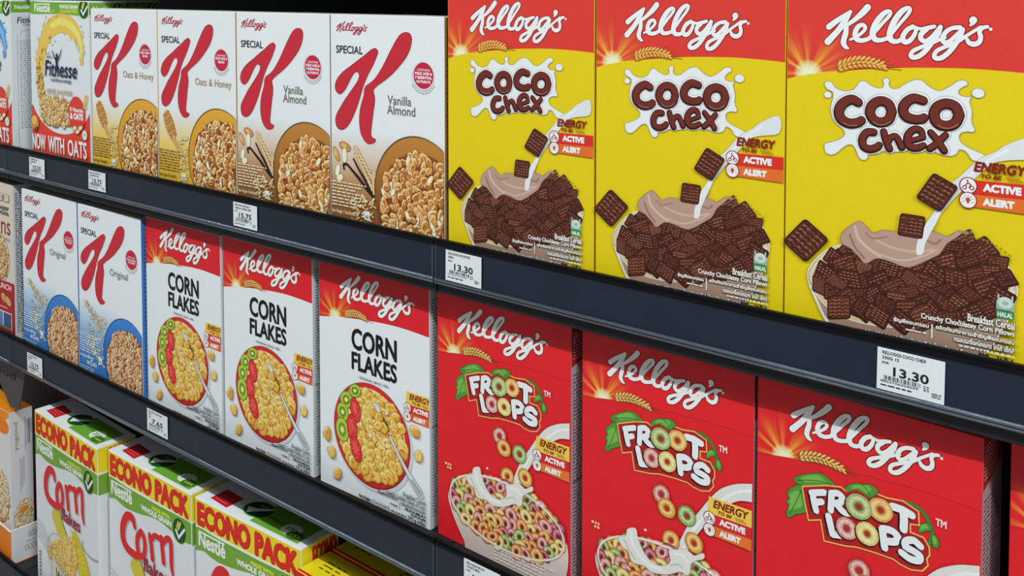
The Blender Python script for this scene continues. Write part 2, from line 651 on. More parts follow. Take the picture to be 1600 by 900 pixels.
def flake(sh, x, z, r, rng, edge, bodies, lights, rot=None, squash=None):
    """One toasted flake: darker rim, body, and a couple of blisters."""
    rot = rng.uniform(0, math.pi) if rot is None else rot
    q = squash or rng.uniform(0.55, 0.95)
    n = 13
    js = [1 + rng.uniform(-0.17, 0.17) for _ in range(n)]
    c, s = math.cos(rot), math.sin(rot)

    def ol(k, dx=0.0, dz=0.0):
        pts = []
        for i in range(n):
            t = 2 * math.pi * i / n
            a, b = r * k * js[i] * math.cos(t), r * k * q * js[i] * math.sin(t)
            pts.append((x + dx + a * c - b * s, z + dz + a * s + b * c))
        return pts
    body = rng.choice(bodies)
    sh.poly(ol(1.10, r * 0.05, -r * 0.08), edge, FINE)
    sh.poly(ol(0.97), body, FINE)
    lt = rng.choice(lights)
    dx, dz = r * rng.uniform(0.05, 0.16), -r * rng.uniform(0.08, 0.2)
    sh.poly(ol(0.80, -dx * 0.6, -dz * 0.5), lt, FINE)
    sh.poly(ol(0.74, dx, dz), body if rng.random() < 0.7 else rng.choice(bodies), FINE)
    for _ in range(2 if rng.random() < 0.6 else 1):
        a = rot + rng.uniform(-0.7, 0.7)
        ox, oz = rng.uniform(-.25, .25) * r, rng.uniform(-.25, .25) * r * q
        sh.stroke([(x + ox - r * 0.36 * math.cos(a), z + oz - r * 0.32 * math.sin(a), r * 0.06), (x + ox + rng.uniform(-.1, .1) * r, z + oz + rng.uniform(-.15, .15) * r, r * 0.15),
                   (x + ox + r * 0.36 * math.cos(a), z + oz + r * 0.32 * math.sin(a), r * 0.05)], edge if rng.random() < 0.55 else lt, step=FINE, smooth=2, nd=6, caps=False)


def in_ellipse(cx, cz, a, b):
    return lambda x, z: ((x - cx) / a) ** 2 + ((z - cz) / b) ** 2 < 1


def in_poly(pts):
    def f(x, z):
        r = False
        for i in range(len(pts)):
            (x0, z0), (x1, z1) = pts[i - 1][:2], pts[i][:2]
            if (z0 > z) != (z1 > z) and x < (x1 - x0) * (z - z0) / (z1 - z0) + x0:
                r = not r
        return r
    return f


def spread(rng, inside, box, gap, tries=4000):
    """Evenly scattered points, top of the picture first."""
    pts = []
    for _ in range(tries):
        x, z = rng.uniform(box[0], box[2]), rng.uniform(box[1], box[3])
        if inside(x, z) and all((x - a) ** 2 + (z - b) ** 2 > gap * gap for a, b in pts):
            pts.append((x, z))
    pts.sort(key=lambda p: -p[1] + rng.uniform(-gap, gap) * 0.6)
    return pts


def chex(sh, x, z, w, h, rot, rng, skew=0.0, dark='#35170f', body='#633226', light='#8f5b45'):
    """One woven-looking chocolate square."""
    c, s = math.cos(rot), math.sin(rot)

    def T(a, b):
        a2 = a + skew * b
        return (x + a2 * c - b * s, z + a2 * s + b * c)

    def sq(k, n=4):
        pts = []
        a, b, r = w / 2 * k, h / 2 * k, min(w, h) * 0.13
        for (cx, cz, t0) in ((a - r, b - r, 0), (-a + r, b - r, 90), (-a + r, -b + r, 180), (a - r, -b + r, 270)):
            for i in range(n):
                t = math.radians(t0 + 90 * i / (n - 1))
                pts.append(T(cx + r * math.cos(t), cz + r * math.sin(t)))
        return pts
    sh.poly(sq(1.1), dark, FINE)
    sh.poly(sq(0.98), body, FINE)
    m = 6
    sh.lift(FINE)
    for i in range(m):
        b = h * (-0.42 + 0.84 * i / (m - 1))
        pts = [T(-w * 0.46 + w * 0.92 * j / 6, b + (h * 0.035 if j % 2 else -h * 0.035)) for j in range(7)]
        sh.stroke([(p[0], p[1]) for p in pts], dark, h * 0.052, step=0, smooth=0, caps=False)
    sh.lift(FINE)
    for i in range(m - 1):
        b = h * (-0.42 + 0.84 * (i + 0.55) / (m - 1))
        for j in range(5):
            a = w * (-0.38 + 0.19 * j)
            if rng.random() < 0.8:
                sh.stroke([T(a - w * 0.06, b), T(a + w * 0.05, b + h * 0.02)], light, h * 0.055, step=0, smooth=0, caps=False)


LOOP = {'tan': ('#d6a050', '#a9702c', '#ecc98a'), 'green': ('#97ad6c', '#5f7a40', '#c2cf9a'), 'pink': ('#cb8d84', '#934a4c', '#e6bfb4'),
        'plum': ('#ad5460', '#742a3c', '#d09096'), 'yellow': ('#d8c072', '#a5863a', '#efe0a8'), 'orange': ('#d98b4e', '#a5582a', '#efbd90')}


def loop(sh, x, z, r, rng, kind=None, tilt=None, hole='#5d2a20'):
    b, d, l = LOOP[kind or rng.choice(list(LOOP))]
    q = tilt if tilt else rng.uniform(0.62, 1.0)
    rot = rng.uniform(0, math.pi)
    sh.ellipse(x, z, r * 1.12, r * q * 1.13, d, rot, 16, FINE, 0.03, rng)
    sh.ellipse(x, z, r, r * q, b, rot, 16, FINE, 0.04, rng)
    sh.ring(x - r * 0.03, z + r * 0.05, r * 0.76, r * q * 0.76, r * 0.55, r * q * 0.55, l, rot, 16, FINE)
    sh.ellipse(x, z, r * 0.42, r * q * 0.42, d, rot, 12, FINE)
    sh.ellipse(x + r * 0.02, z - r * 0.02, r * 0.30, r * q * 0.30, hole, rot, 10, FINE)
    sh.lift(FINE)
    for _ in range(7):
        a = rng.uniform(0, 6.28)
        k = rng.uniform(0.55, 0.92)
        px, pz = r * k * math.cos(a), r * q * k * math.sin(a)
        c, s = math.cos(rot), math.sin(rot)
        sh.ellipse(x + px * c - pz * s, z + px * s + pz * c, r * 0.09, r * 0.05, l if rng.random() < 0.6 else d, a, 6, 0)


def leaf(sh, pts, base='#4e8f35', dark='#235a22', vein=None):
    sh.curve(pts, base, 4, line=dark, lw=1.2)
    cx, cz = sum(p[0] for p in pts) / len(pts), sum(p[1] for p in pts) / len(pts)
    sh.curve([(cx + (p[0] - cx) * 0.62 - 0.6, cz + (p[1] - cz) * 0.62 + 0.8) for p in pts], '#6fae4c', 4)
    if vein:
        sh.stroke(vein, dark, 0.7, smooth=2)


# ------------------------------------------------------------------ box designs
def cereal_root(kind, label, group, x, y, yaw, W, D, z):
    """Empty at the middle of the base; x, y are the front left bottom corner of the box."""
    a = math.radians(yaw)
    cx = x + math.cos(a) * W / 2 - math.sin(a) * D / 2
    cy = y + math.sin(a) * W / 2 + math.cos(a) * D / 2
    return thing(kind, label, 'cereal box', (cx, cy, z), a, group)


def place_copy(o, label, group, x, y, yaw, W, D, z):
    a = math.radians(yaw)
    return copy_tree(o, (x + math.cos(a) * W / 2 - math.sin(a) * D / 2, y + math.sin(a) * W / 2 + math.cos(a) * D / 2, z), a, label, group)


def side_print(root, W, D, H, col, ink_col, rng, lines, top=None, bars=True, name='side_panel', u1=None):
    sf = side_face(W, D, H)
    s = Sheet(sf)
    h = H * 1000
    s.rect(0, 0, D * 1000, h, col)
    if top:
        s.poly([(0, h * 0.845), (D * 1000, h * 0.885), (D * 1000, h), (0, h)], top)
        s.dashes(4, h * 0.87, D * 1000 - 4, h * 0.97, 9, '#c9a7a5', rng, 0.35, 2, 8)
    if bars:
        s.dashes(4, h * 0.05, D * 1000 - 4, h * (0.82 if top else 0.95), lines, ink_col, rng, 0.45, 2, 9, 0.35)
        s.rect(3, h * 0.42, D * 1000 - 3, h * 0.425, ink_col)
    return s.build(name, root)


def coco_box(label, group, x, y, yaw, z):
    W, D, H = 0.2050, 0.058, 0.316
    rng = random.Random(5)
    YEL = '#d8c413'
    red = '#d13a33'
    root = cereal_root('chocolate_cereal_box', label, group, x, y, yaw, W, D, z)
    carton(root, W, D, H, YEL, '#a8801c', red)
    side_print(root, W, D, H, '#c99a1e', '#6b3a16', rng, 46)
    F = front_face(W, D, H)
    s = Sheet(F)
    s.rect(0, 0, 300, 400, red)
    ccx, ccz = 20.0, 247.0
    s.poly([(ccx + 52 * math.cos(math.radians(a)), ccz + 52 * math.sin(math.radians(a))) for a in range(0, 360, 10)],
           sunburst_ink(ccx / 1000 - W / 2, ccz / 1000, 0.050, red))
    arc = catmull([(-3, 240.5), (0.5, 241.8), (20, 246.8), (45.8, 250.9), (90.8, 255.7), (121.7, 257.7), (158.3, 258.5), (192.5, 257.0), (206, 256)], False, 4)
    s.poly([(-3, -5)] + arc + [(206, -5)], YEL)
    s.stroke(arc[26:], '#e8a03a', 0.5, smooth=0)
    panel = s.build('front_panel', root)

    s = Sheet(F)
    script(s, 33.9, 263.0, 167.2, 310.0, '#dfe6ea', '#7a1d1c')
    s.build('brand_lettering', panel, 'white script lettering across the red top')
    s = Sheet(F)
    wheat(s, 46, 250.5, 88, 255, 11, '#e8b25a', '#a3541a')
    s.build('wheat_print', panel)

    s = Sheet(F)
    SPL = [(37.8,241.6),(41.3,240.7),(44.3,236.9),(49.3,234.5),(55.2,234.2),(61,236.1),(64.3,240.6),(67.1,243.4),(70.5,243.4),(75.3,240.3),(81,238.3),(85.2,239),(86.5,242.4),(85.5,245.7),(88.3,247.4),(90.6,246),(90,242.2),(92.1,239),(97.6,238.9),(102.1,242),(106.6,245),(112,247.2),(116.9,246.8),(120.9,243.6),(125.4,240.6),(130.6,239.1),(135.8,241.3),(140.9,244.8),(145.1,248.2),(149.3,248.9),(151.7,247.7),(151.5,245.4),(148.5,243.9),(145.6,241),(145.3,237.8),(148.3,236.2),(152.1,235.6),(154.6,235.9),(153.6,232.5),(154.7,228.6),(155.7,223.3),(155.3,217.9),(156.3,213.4),(158,210.4),(156.8,208.3),(152.6,208.4),(148,206.8),(146.2,203.5),(147.7,199.1),(152,195.9),(157.9,193.4),(162.9,191.6),(165.8,190.2),(168,186.8),(158.9,185.4),(155.5,187.3),(153.8,190.2),(150.3,193),(146.5,193.1),(144.9,189.8),(141.1,187.5),(135.9,187.4),(130.7,188.7),(126.3,190.4),(121.8,190.5),(116.5,189.1),(111.2,188.1),(105.8,188.5),(100.3,187),(93,185.5),(87.4,186.1),(81.8,183.1),(73.8,181.3),(73.4,178.4),(70.6,176.4),(67.2,177.3),(65.2,180.9),(63.2,185.1),(60.7,188.2),(56.4,188.3),(51.5,184.8),(47.1,180.5),(42.2,178),(37.7,179),(35.9,183.3),(36.6,186.8),(42.1,188.8),(48,191.3),(52.8,194.7),(53.8,198.7),(51.3,201.9),(46.3,205.4),(42.7,210.4),(41.2,216.2),(41.6,222.1),(43,227.1),(43.4,231),(41.9,233.4),(37.9,235.1),(35.6,237.9),(35.8,240.5)]
    s.curve(SPL, '#dbe2e6', 3, line='#a5a06a', lw=1.5)
    for q, a, b in (((75, 217), 3.2, 2.7), ((1418, 202), 4.6, 3.6)):
        p = [(38,230),(160.2,239.5)][0 if q[0] == 75 else 1]
        s.ellipse(p[0], p[1], a * 1.15, b * 1.15, '#a5a06a', n=18)
        s.ellipse(p[0], p[1], a, b, '#dbe2e6', n=18)
    POUR = [(193.4,207.7),(182.8,201),(173.7,193.8),(166.1,189.8),(159.7,184.6),(153.9,178.2),(146.8,170.2),(139.5,162.8),(131.2,144.7),(124.5,133.1),(119.6,121.7),(115.9,113.1),(115.5,103),(120.6,104.3),(122.3,112.8),(126.6,122.8),(131.4,134.1),(136.2,142.7),(144.6,154.3),(152.9,164.5),(163.5,176.1),(171.5,184.7),(183,188.5),(193.7,192.4)]
    POUR = [(min(205, a[0] + (6 if a[0] > 190 else 0)), a[1]) for a in POUR]
    s.curve(POUR, '#d3dade', 3, line='#b9b04a', lw=1.0)
    s.stroke([(182.9,196.6),(171.4,188.5),(159.8,178.2),(148.1,165.2),(137.3,149.4),(127.7,130.9),(119.2,111)], '#e9edef', 2.0)
    s.build('milk_splash', panel)

    s = Sheet(F)
    L = [[(65.2,225.9,6.7),(59.2,228,7.3),(51.9,223.8,8),(48.6,217.3,8.2),(50.6,210.6,8),(57.5,207.3,7.6),(64.8,208.4,7.1),(68.1,210.6,6.5)],
         [(118.5,231.2,6.3),(111.3,232.6,6.9),(105.5,229.1,7.3),(102.6,223.3,7.6),(104.8,217.4,7.4),(111.6,215.1,6.9),(117.4,215.8,6.5),(119.6,217.2,6)],
         [(78.7,201.5,5.3),(73,200.7,5.7),(69.3,194.8,5.9),(70.4,188.7,5.7),(75.6,186.8,5.5),(81.3,188.8,5.3),(83.6,191,4.7)],
         [(87.1,202.7,4.7),(89.1,195.3,4.9),(92,188.9,5)],
         [(90.6,193.1,3.7),(92.8,198,4.1),(96.9,199.5,4.5),(99.7,195.8,4.6),(102.1,190.9,4.6)],
         [(107.9,196.9,3.5),(113.7,198.6,3.5),(119,200.8,3.4)],
         [(119,200.9,3.6),(117,206.3,4.5),(111.8,206.8,4.9),(107.1,201.7,5.1),(106.7,195.1,5.3),(110.2,191.7,5.1),(115.6,192.1,4.7),(119.6,194.3,4)],
         [(125.1,205.4,4.3),(130.5,199.3,4.8),(135.6,191.7,4.8)],
         [(136.5,204.4,4.1),(130.5,197.4,4.8),(124.5,192.2,4.5)]]
    O = [[(93.5,220.1,7.1),(91.1,213.4,7.1),(84.7,210.3,7.3),(78.3,212.4,7.4),(75.3,218.6,7.6),(78.1,225.3,7.4),(84.4,228.5,7.1),(90.8,226.3,7.1),(93.5,220.1,7.1)],
         [(146.6,221.6,7.4),(143.8,214.9,7.4),(137.2,211.8,7.4),(130.2,213.7,7.5),(127.3,220.1,7.7),(130,226.9,7.5),(136.8,230,7.4),(143.6,227.9,7.4),(146.6,221.6,7.4)]]
    L = [[(x, z, w * 0.9) for x, z, w in st] for st in L + O]
    for dx, dz, g, col in ((0, 0, 5.2, '#b9bfc4'), (0, 0, 3.6, '#e6ebee'), (-0.3, -0.7, 2.2, '#2b100d'), (0, 0, 0, '#6a2b23')):
        s.lift()
        for st in L:
            s.stroke([(a + dx, b + dz, w) for a, b, w in st], col, grow=g, step=0)
    for st in ([(77.6,210),(81.4,207.7),(87.1,207.9),(92.6,211.2)], [(130.2,211.6),(134.6,209.5),(140.7,210.1),(145.7,213.4)], [(52.2,206.8),(57.6,204.9),(64.4,205.5)]):
        s.stroke(st, '#a8766a', 0.6, smooth=2)
    s.build('product_lettering', panel, 'chocolate brown lettering on the white splash')

    s = Sheet(F)
    energy(s, 151.5, 199, 147.5, 187.5, None, '#cc3026', '#da6a2a')
    s.build('claims_badge', panel)
    s = Sheet(F)
    OUT = [(25.1,76.3),(22.9,69.5),(24.1,61.7),(29,49.9),(36.2,38.6),(44.3,28.4),(51.6,19.8),(62.7,9.7),(87.2,3.1),(122.1,5.6),(149.8,15.3),(169.5,33.1),(184.5,60.8),(190.8,81.8),(190.8,91.7),(186.5,102.2),(178.4,110.6),(167.9,117.4),(154.5,120.2),(142.4,120.5),(105.9,114.7),(76.5,108.4),(48.8,98.5),(33.9,88.1)]
    INN = [(27.1,73.4),(25.5,68.4),(27.3,60.7),(32.8,50.6),(43.3,42.4),(59.1,37.1),(80.6,36.3),(104.3,39.4),(128.5,45.8),(149,53.9),(167.6,65.1),(180.4,77),(187.8,88.3),(188.4,93.4),(184.4,101.8),(176.5,109.6),(166.6,115.8),(154.6,119.2),(142.4,119),(106,112.4),(76.5,106.9),(50.4,97.2),(35.5,86.8)]
    s.curve(OUT, graded_ink([(0.0, '#8a6a58'), (0.045, '#a08474'), (0.075, '#b9ad8e'), (0.115, '#cfc07a')]), 3, line='#d8dadb', lw=1.6)
    for pts in ([(25.3,58.8),(38.7,32.8),(51.6,16.6)], [(189.2,85.8),(180.5,68.5),(165.1,53.8)]):
        s.stroke(pts, '#d5d8d8', 2.2)
    s.curve(INN, '#c9b98a', 3, line='#d9dcdc', lw=1.8)
    CON = [(31,59.8),(34.1,69.9),(41.1,83.9),(48.9,97),(67.5,98.5),(85.7,94.7),(106.3,92.2),(127.5,101.9),(137.1,107.9),(147.8,118.4),(165.2,117),(178.5,106.4),(185.2,92.1),(183.5,80.4),(175.3,70.9),(162.3,61.8),(142.2,52.5),(118.6,45.2),(92.5,40.4),(66.9,39.5),(44.8,46.7)]
    s.curve(CON, '#3a1c14', 3)
    pts = spread(rng, in_poly(CON), (20, 44, 190, 118), 10.0)
    cols = ['#633226', '#572a20', '#70402f', '#4c241b']
    for px, pz in pts:
        w = rng.uniform(14, 19)
        chex(s, px, pz, w, w * rng.uniform(0.75, 1.05), rng.uniform(-0.7, 0.7), rng, rng.uniform(-0.25, 0.25), body=rng.choice(cols),
             light=rng.choice(['#8f5b45', '#9a6a52', '#7d4a38']))
    MS = [(52.7,102.3),(53.4,111),(62.5,120.1),(68.6,123.3),(74.8,118.9),(79.4,115),(89.8,118.9),(105.9,117.6),(117.4,116.5),(127.1,123.2),(134.1,122.8),(139.6,121.5),(147.7,127.4),(150.1,126),(145.1,120.9),(139,115.6),(134.4,107.5),(130.3,103.8),(114.9,93.7),(106.3,90.7),(94.6,93.2),(82.7,93.9),(73.8,88),(67.6,93.1),(60.5,98.9)]
    s.curve(MS, '#ae9183', 4, line='#7d5f50', lw=0.8)
    for pts, c, w in (([(64.1,118),(67.3,108.5),(76.6,100.8),(85.7,96.2)], '#c6aea0', 2.6), ([(59.6,110.4),(64.4,100.3),(72.2,92.4)], '#8d6f60', 2.0),
                      ([(82.5,109.4),(94.4,105.3),(111.9,104.4),(128.8,108.7)], '#bfa698', 2.4), ([(85.6,97.7),(103.4,95.5),(120.5,102.1),(131.5,109.2)], '#c4ad9f', 1.5),
                      ([(123,115.9),(130.1,114.1),(134.2,117.7)], '#947566', 2.0), ([(73.4,114.1),(79.5,110.4),(91.3,113.8)], '#9a7c6d', 1.6)):
        s.stroke(pts, c, w)
    for px, pz, a, b in ((1040, 118, 2.8, 1.6), (1075, 114, 1.4, 1.0)):
        q = [(153.1,126.8),(157.7,128.1)][0 if px == 1040 else 1]
        s.ellipse(q[0], q[1], a, b, '#9a7c5a', n=12)
    s.curve(POUR[9:17], '#d9dfe2', 3)
    for q, w, h, r in (([(130.7,156.5)][0], 20, 24, -0.45), ([(111,125.8)][0], 18.5, 17.5, -0.02), ([(20.2,99.1)][0], 25, 29, -0.62)):
        chex(s, q[0], q[1], w, h, r, rng, 0.1)
    arc2 = catmull([(159.1,124.6),(173.7,121.2),(188.6,112.1)], False, 9)
    for p, q in zip(arc2[::2], arc2[1::2]):
        s.stroke([p, q], '#8f8420', 1.3, smooth=0, caps=False)
    s.build('bowl_picture', panel, 'printed bowl of chocolate squares in brown milk')

    s = Sheet(F)
    s.rect(177, 63.4, 190, 69.5, '#2f8a4e')
    s.text('HALAL', 178.2, 64.3, 189.2, 68.2, '#e3ebe6', 0.3)
    s.rect(177, 70, 190, 77, '#8fb0a0')
    s.ellipse(183.5, 76, 5.6, 4.6, '#c3d2cc', n=16)
    s.ellipse(183.5, 75.5, 2.6, 1.6, '#8fb0a0', n=12)
    for t in (178.5, 188.5):
        s.rect(t - 0.7, 76, t + 0.7, 82, '#a9c0b6')
    s.build('round_mark', panel)
    s = Sheet(F)
    W2, DK = '#e6e3dc', '#3a261c'

    def both(t, a, b, c, d, bold=0.35):
        s.text(t, a - 0.4, b - 0.4, c + 0.4, d + 0.4, DK, bold + 0.9)
        s.text(t, a, b, c, d, W2, bold)
    both('Breakfast Cereal', 156, 55.6, 190.7, 62)
    both('Crunchy Chocolatey Corn Pillows', 120, 49, 190.7, 55)
    both('ผลิตภัณฑ์อาหารเช้าธัญพืชอบกรอบ', 132, 43.2, 190.7, 48)
    both('กรอบรสช็อกโกแลต โกโก้ เช็กส์', 146, 37, 190.7, 42)
    s.rect(128.3, 35.5, 129.5, 47.3, W2)
    both('ธัญพืชอบกรอบ', 98, 42.6, 126.5, 47)
    s.dashes(108, 37.5, 126.5, 39.5, 1, W2, rng)
    s.dashes(150, 33.4, 190.7, 35.6, 1, W2, rng, 0.7, 1, 4, 0)
    both('Net Weight / น้ำหนักสุทธิ / น้ำหนักเบาดินแดง', 74.5, 26, 165, 32.5)
    s.text('330 g (กรัม)', 164.6, 24.5, 190.7, 33, '#2c2018', 0.7)
    s.build('small_print', panel)
    return root, W, D


def special_box(variant, label, group, x, y, yaw, z, H):
    W, D = (0.2 if variant != 'original' else 0.1945), 0.056
    top = H * 1000 - 290.0      # artwork hangs from the top edge
    rng = random.Random({'vanilla': 11, 'oats': 12, 'original': 13}[variant])
    edge = {'vanilla': '#8a6a3c', 'oats': '#c59a35', 'original': '#2f6fb4'}[variant]
    root = cereal_root('flake_cereal_box', label, group, x, y, yaw, W, D, z)
    carton(root, W, D, H, WHITE, edge, '#d3d3cc')
    side_print(root, W, D, H, edge, '#3f4a5a', rng, 40)
    F = front_face(W, D, H)

    def up(pts):
        return [(p[0], p[1] + top) + tuple(p[2:]) for p in pts]
    s = Sheet(F)
    s.rect(0, 0, 300, 400, WHITE)
    g = {'vanilla': [(0.0, '#6d3f1d'), (0.045, '#8a5a2e'), (0.078, '#b08a5e'), (0.105, '#cdbba6'), (0.145, WHITE)],
         'oats': [(0.0, '#cfa022'), (0.05, '#d6b13c'), (0.085, '#dcc36c'), (0.11, '#dbd2ae'), (0.14, WHITE)],
         'original': [(0.0, '#2d6cb2'), (0.04, '#3d7cc0'), (0.07, '#6f9fd0'), (0.10, '#a9c5de'), (0.135, WHITE)]}[variant]
    s.rect(0, 0, 120 if variant != 'vanilla' else 200, g[-1][0] * 1000, graded_ink(g))
    panel = s.build('front_panel', root)

    s = Sheet(F)
    script(s, 11.2, 264.0 + top, 69.5, 281.5 + top, '#a02a3c', '#a02a3c', 0)
    s.build('brand_lettering', panel, 'small maroon script lettering in the top left corner')
    s = Sheet(F)
    A = [(84,248.7),(88.4,245.4),(86.3,239.3),(79.5,227.8),(71.4,217.2),(65.4,207.7),(60.5,198.2),(55.2,185.5),(49.1,172.7),(41.3,159.6),(33.5,149.6),(25.7,144.1),(17.9,142.6),(11.6,145.6),(9.2,152.8),(10.8,160.3),(18.2,170.3),(27.6,181.5),(38.6,192.7),(47.2,201.5),(53.1,209.1),(54.6,214.3),(52.5,217.7),(48,218.1),(43.4,214.7),(38.7,209.3),(32.5,200.6),(26.9,193.6),(19.9,188.7),(14.3,189),(9.9,192.9),(9,198.1),(11.3,204.6),(17.1,211.2),(26.5,218),(38.9,224.8),(52.7,232.7),(64.8,239.4),(75.2,245.9),(80.5,248.1)]
    B = [(136.8,269.9),(143.7,268.6),(146.7,264.3),(146.4,257.5),(143,248.6),(136.6,239.5),(126.8,230.1),(115.5,220.6),(102.6,211.9),(89.5,204.5),(80.7,198.2),(80.9,193.4),(82.3,187.4),(81.7,179.2),(79.8,170.9),(78,160.6),(76.1,150.2),(75.2,142),(77.8,137.1),(83.1,136),(82.5,132.8),(77.1,130.3),(69.7,129.5),(63.7,132.7),(58.7,138.4),(55.5,146.3),(54.3,156.6),(55.1,166.9),(57.2,175.4),(60.3,182.8),(62.8,189.1),(63.7,194.3),(64.7,198.5),(68.9,202.4),(76.3,206.3),(83.7,211.8),(92.6,221.4),(99.9,230.8),(107.1,241.2),(114.3,251.4),(121.4,260.6),(128.5,267.3)]
    for pts in (A, B):
        s.curve(up(pts), '#bd2a38', 3, line='#e4e9ea', lw=3.2)
    for pts in (A, B):
        s.curve(up(pts), '#bd2a38', 3, line='#5f1520', lw=1.3)
    s.build('initial_lettering', panel, 'large red brush-drawn letter')
    s = Sheet(F)
    s.text('SPECIAL', 11.2, 240.5 + top, 61.0, 250.5 + top, '#2f3336', 0.45)
    s.build('range_lettering', panel)
    s = Sheet(F)
    if variant == 'vanilla':
        s.text('Vanilla', 105, 181.5 + top, 146, 192.5 + top, '#6d665e', 0.25)
        s.text('Almond', 104.2, 169.5 + top, 152.5, 181 + top, '#6d665e', 0.25)
    elif variant == 'oats':
        s.text('Oats & Honey', 100.5, 177.0 + top, 190, 191 + top, '#a08a62', 0.25)
    else:
        s.text('Original', 101, 180.0 + top, 155, 195 + top, '#66727c', 0.2)
    s.build('variant_lettering', panel)
    s = Sheet(F)
    s.ellipse(166, 219 + top, 18.2, 17.8, '#b9c0c6')
    s.ellipse(166.3, 219.3 + top, 17.2, 17.0, '#e4e8ea')
    s.ellipse(166.4, 219.6 + top, 16.4, 15.9, '#b72540')
    if variant == 'original':
        s.text('CONTAINS', 156, 222.5 + top, 177, 225 + top, '#e6d7da', 0.15)
        s.text('FOLIC ACID &', 153, 217.8 + top, 180, 221 + top, '#eee3e5', 0.35)
        s.text('VITAMINS', 156, 213.5 + top, 177, 216.6 + top, '#eee3e5', 0.35)
    else:
        s.text('CONTAINS', 156, 225 + top, 177, 227.8 + top, '#e6d7da', 0.15)
        s.text('FOLIC ACID &', 152.5, 220.3 + top, 180.5, 223.8 + top, '#eee3e5', 0.5)
        if variant == 'vanilla':
            s.text('7 ESSENTIAL', 152.5, 215.5 + top, 180.5, 219 + top, '#eee3e5', 0.5)
            s.text('NUTRIENTS', 155, 210.6 + top, 178, 214 + top, '#eee3e5', 0.3)
        else:
            s.text('IRON', 159, 215 + top, 174, 218.8 + top, '#eee3e5', 0.5)
    s.lift()
    for k in range(13):
        a = math.radians(213 + k * 9.5)
        s.stroke([(166 + 19.6 * math.cos(a), 218.8 + top + 19.4 * math.sin(a)), (166 + 21.6 * math.cos(a), 218.8 + top + 21.4 * math.sin(a))], '#7a6d72', 1.1, step=0, smooth=0, caps=False)
    s.build('claims_badge', panel)

    s = Sheet(F)
    if variant == 'vanilla':
        def kernel(px, pz, a, b, r, c1, c2, c3):
            s.ellipse(px, pz, a * 1.1, b * 1.1, c2, r, 18)
            s.ellipse(px, pz, a, b, c1, r, 18)
            s.ellipse(px - a * 0.2, pz + b * 0.25, a * 0.5, b * 0.4, c3, r, 12)
        kernel(10.5, 110.5, 9.2, 4.6, -1.05, '#c79a5c', '#8a5a28', '#dcbb85')
        kernel(27, 121.5, 10.2, 5.4, -0.25, '#c08a4a', '#80481c', '#dbb27a')
        kernel(26, 110.0, 9.8, 4.2, 1.55, '#ece2c8', '#a9854f', '#f4eedc')
        kernel(12.7, 89.5, 7.6, 3.8, 1.25, '#eee6d0', '#a9854f', '#f4eedc')
        kernel(17, 80.5, 6.2, 4.2, 0.3, '#e9dec2', '#a9854f', '#f4eedc')
        ears = [(47, 120, 83, 72, 12), (80, 92, 84, 70, 5)]
        for x0, z0, x1, z1, n in ears:
            s.lift()
            for k in range(n):
                t = k / (n - 1)
                for q in (-1, 1):
                    a = math.atan2(z0 - z1, x0 - x1) + q * 0.5
                    px, pz = x0 + (x1 - x0) * t + q * 2.6 * (0.5 + t), z0 + (z1 - z0) * t + q * 1.6
                    s.ellipse(px, pz, 5.2, 2.2, '#8d6a3c', a, 10, 0.2)
                    s.ellipse(px, pz, 4.6, 1.6, '#dcc79c', a, 10, 0.2)
        for st in ([(43.5, 107.4, 2.6), (53, 95, 3.4), (64, 83, 4.0), (80, 63, 3.4)], [(25.5, 92.5, 2.8), (24.6, 98.2, 3.0), (31, 99, 3.0), (40, 93, 3.4), (54, 83, 4.2), (66, 73, 4.2), (81, 62, 3.4)]):
            s.stroke(st, '#23140e')
        s.stroke([(44.5, 104.5), (54, 92.5), (66, 79)], '#5a3a28', 0.8)
        for k in range(52):
            px, pz = rng.uniform(36, 84), rng.uniform(26, 62)
            if px > 88 - 0.2 * (60 - pz):
                continue
            a = rng.uniform(-0.5, 0.9)
            s.ellipse(px, pz, 4.6, 1.9, '#6e4520', a, 10, 0.2)
            s.ellipse(px, pz + 0.2, 4.0, 1.3, rng.choice(['#d9c08e', '#cbaa70', '#e4d2aa']), a, 10, 0.2)
        s.build('almond_picture', panel)
    elif variant == 'oats':
        a = math.radians(-62)
        s.ellipse(31, 114, 26, 13, '#ddc27a', a, 24)
        for k in range(7):
            t = k / 6
            px, pz = 22 + 19 * t, 131 - 32 * t
            w = 4.6 + 4.6 * math.sin(math.pi * (0.12 + 0.76 * t))
            s.stroke([(px - w * 0.85, pz - w * 0.52), (px + w * 0.85, pz + w * 0.52)], '#7d3f12', 5.4, smooth=0)
            s.stroke([(px - w * 0.8, pz - w * 0.5), (px + w * 0.8, pz + w * 0.5)], '#d29a5e' if k % 2 else '#c58748', 3.4, smooth=0)
        s.stroke([(41, 97, 7.5), (45, 90, 6.0), (71, 62, 5.0)], '#8a4f1c', grow=1.2)
        s.stroke([(41, 97, 7.5), (45, 90, 6.0), (71, 62, 5.0)], '#d0a068')
        for k in range(70):
            px, pz = rng.uniform(56, 84), rng.uniform(28, 100)
            r = rng.uniform(0, 3.1)
            s.ellipse(px, pz, 3.2, 1.3, '#a07c2a', r, 8, 0.2)
            s.ellipse(px, pz + 0.2, 2.7, 0.9, '#ebdfa8', r, 8, 0.2)
        s.build('honey_dipper_picture', panel)
    else:
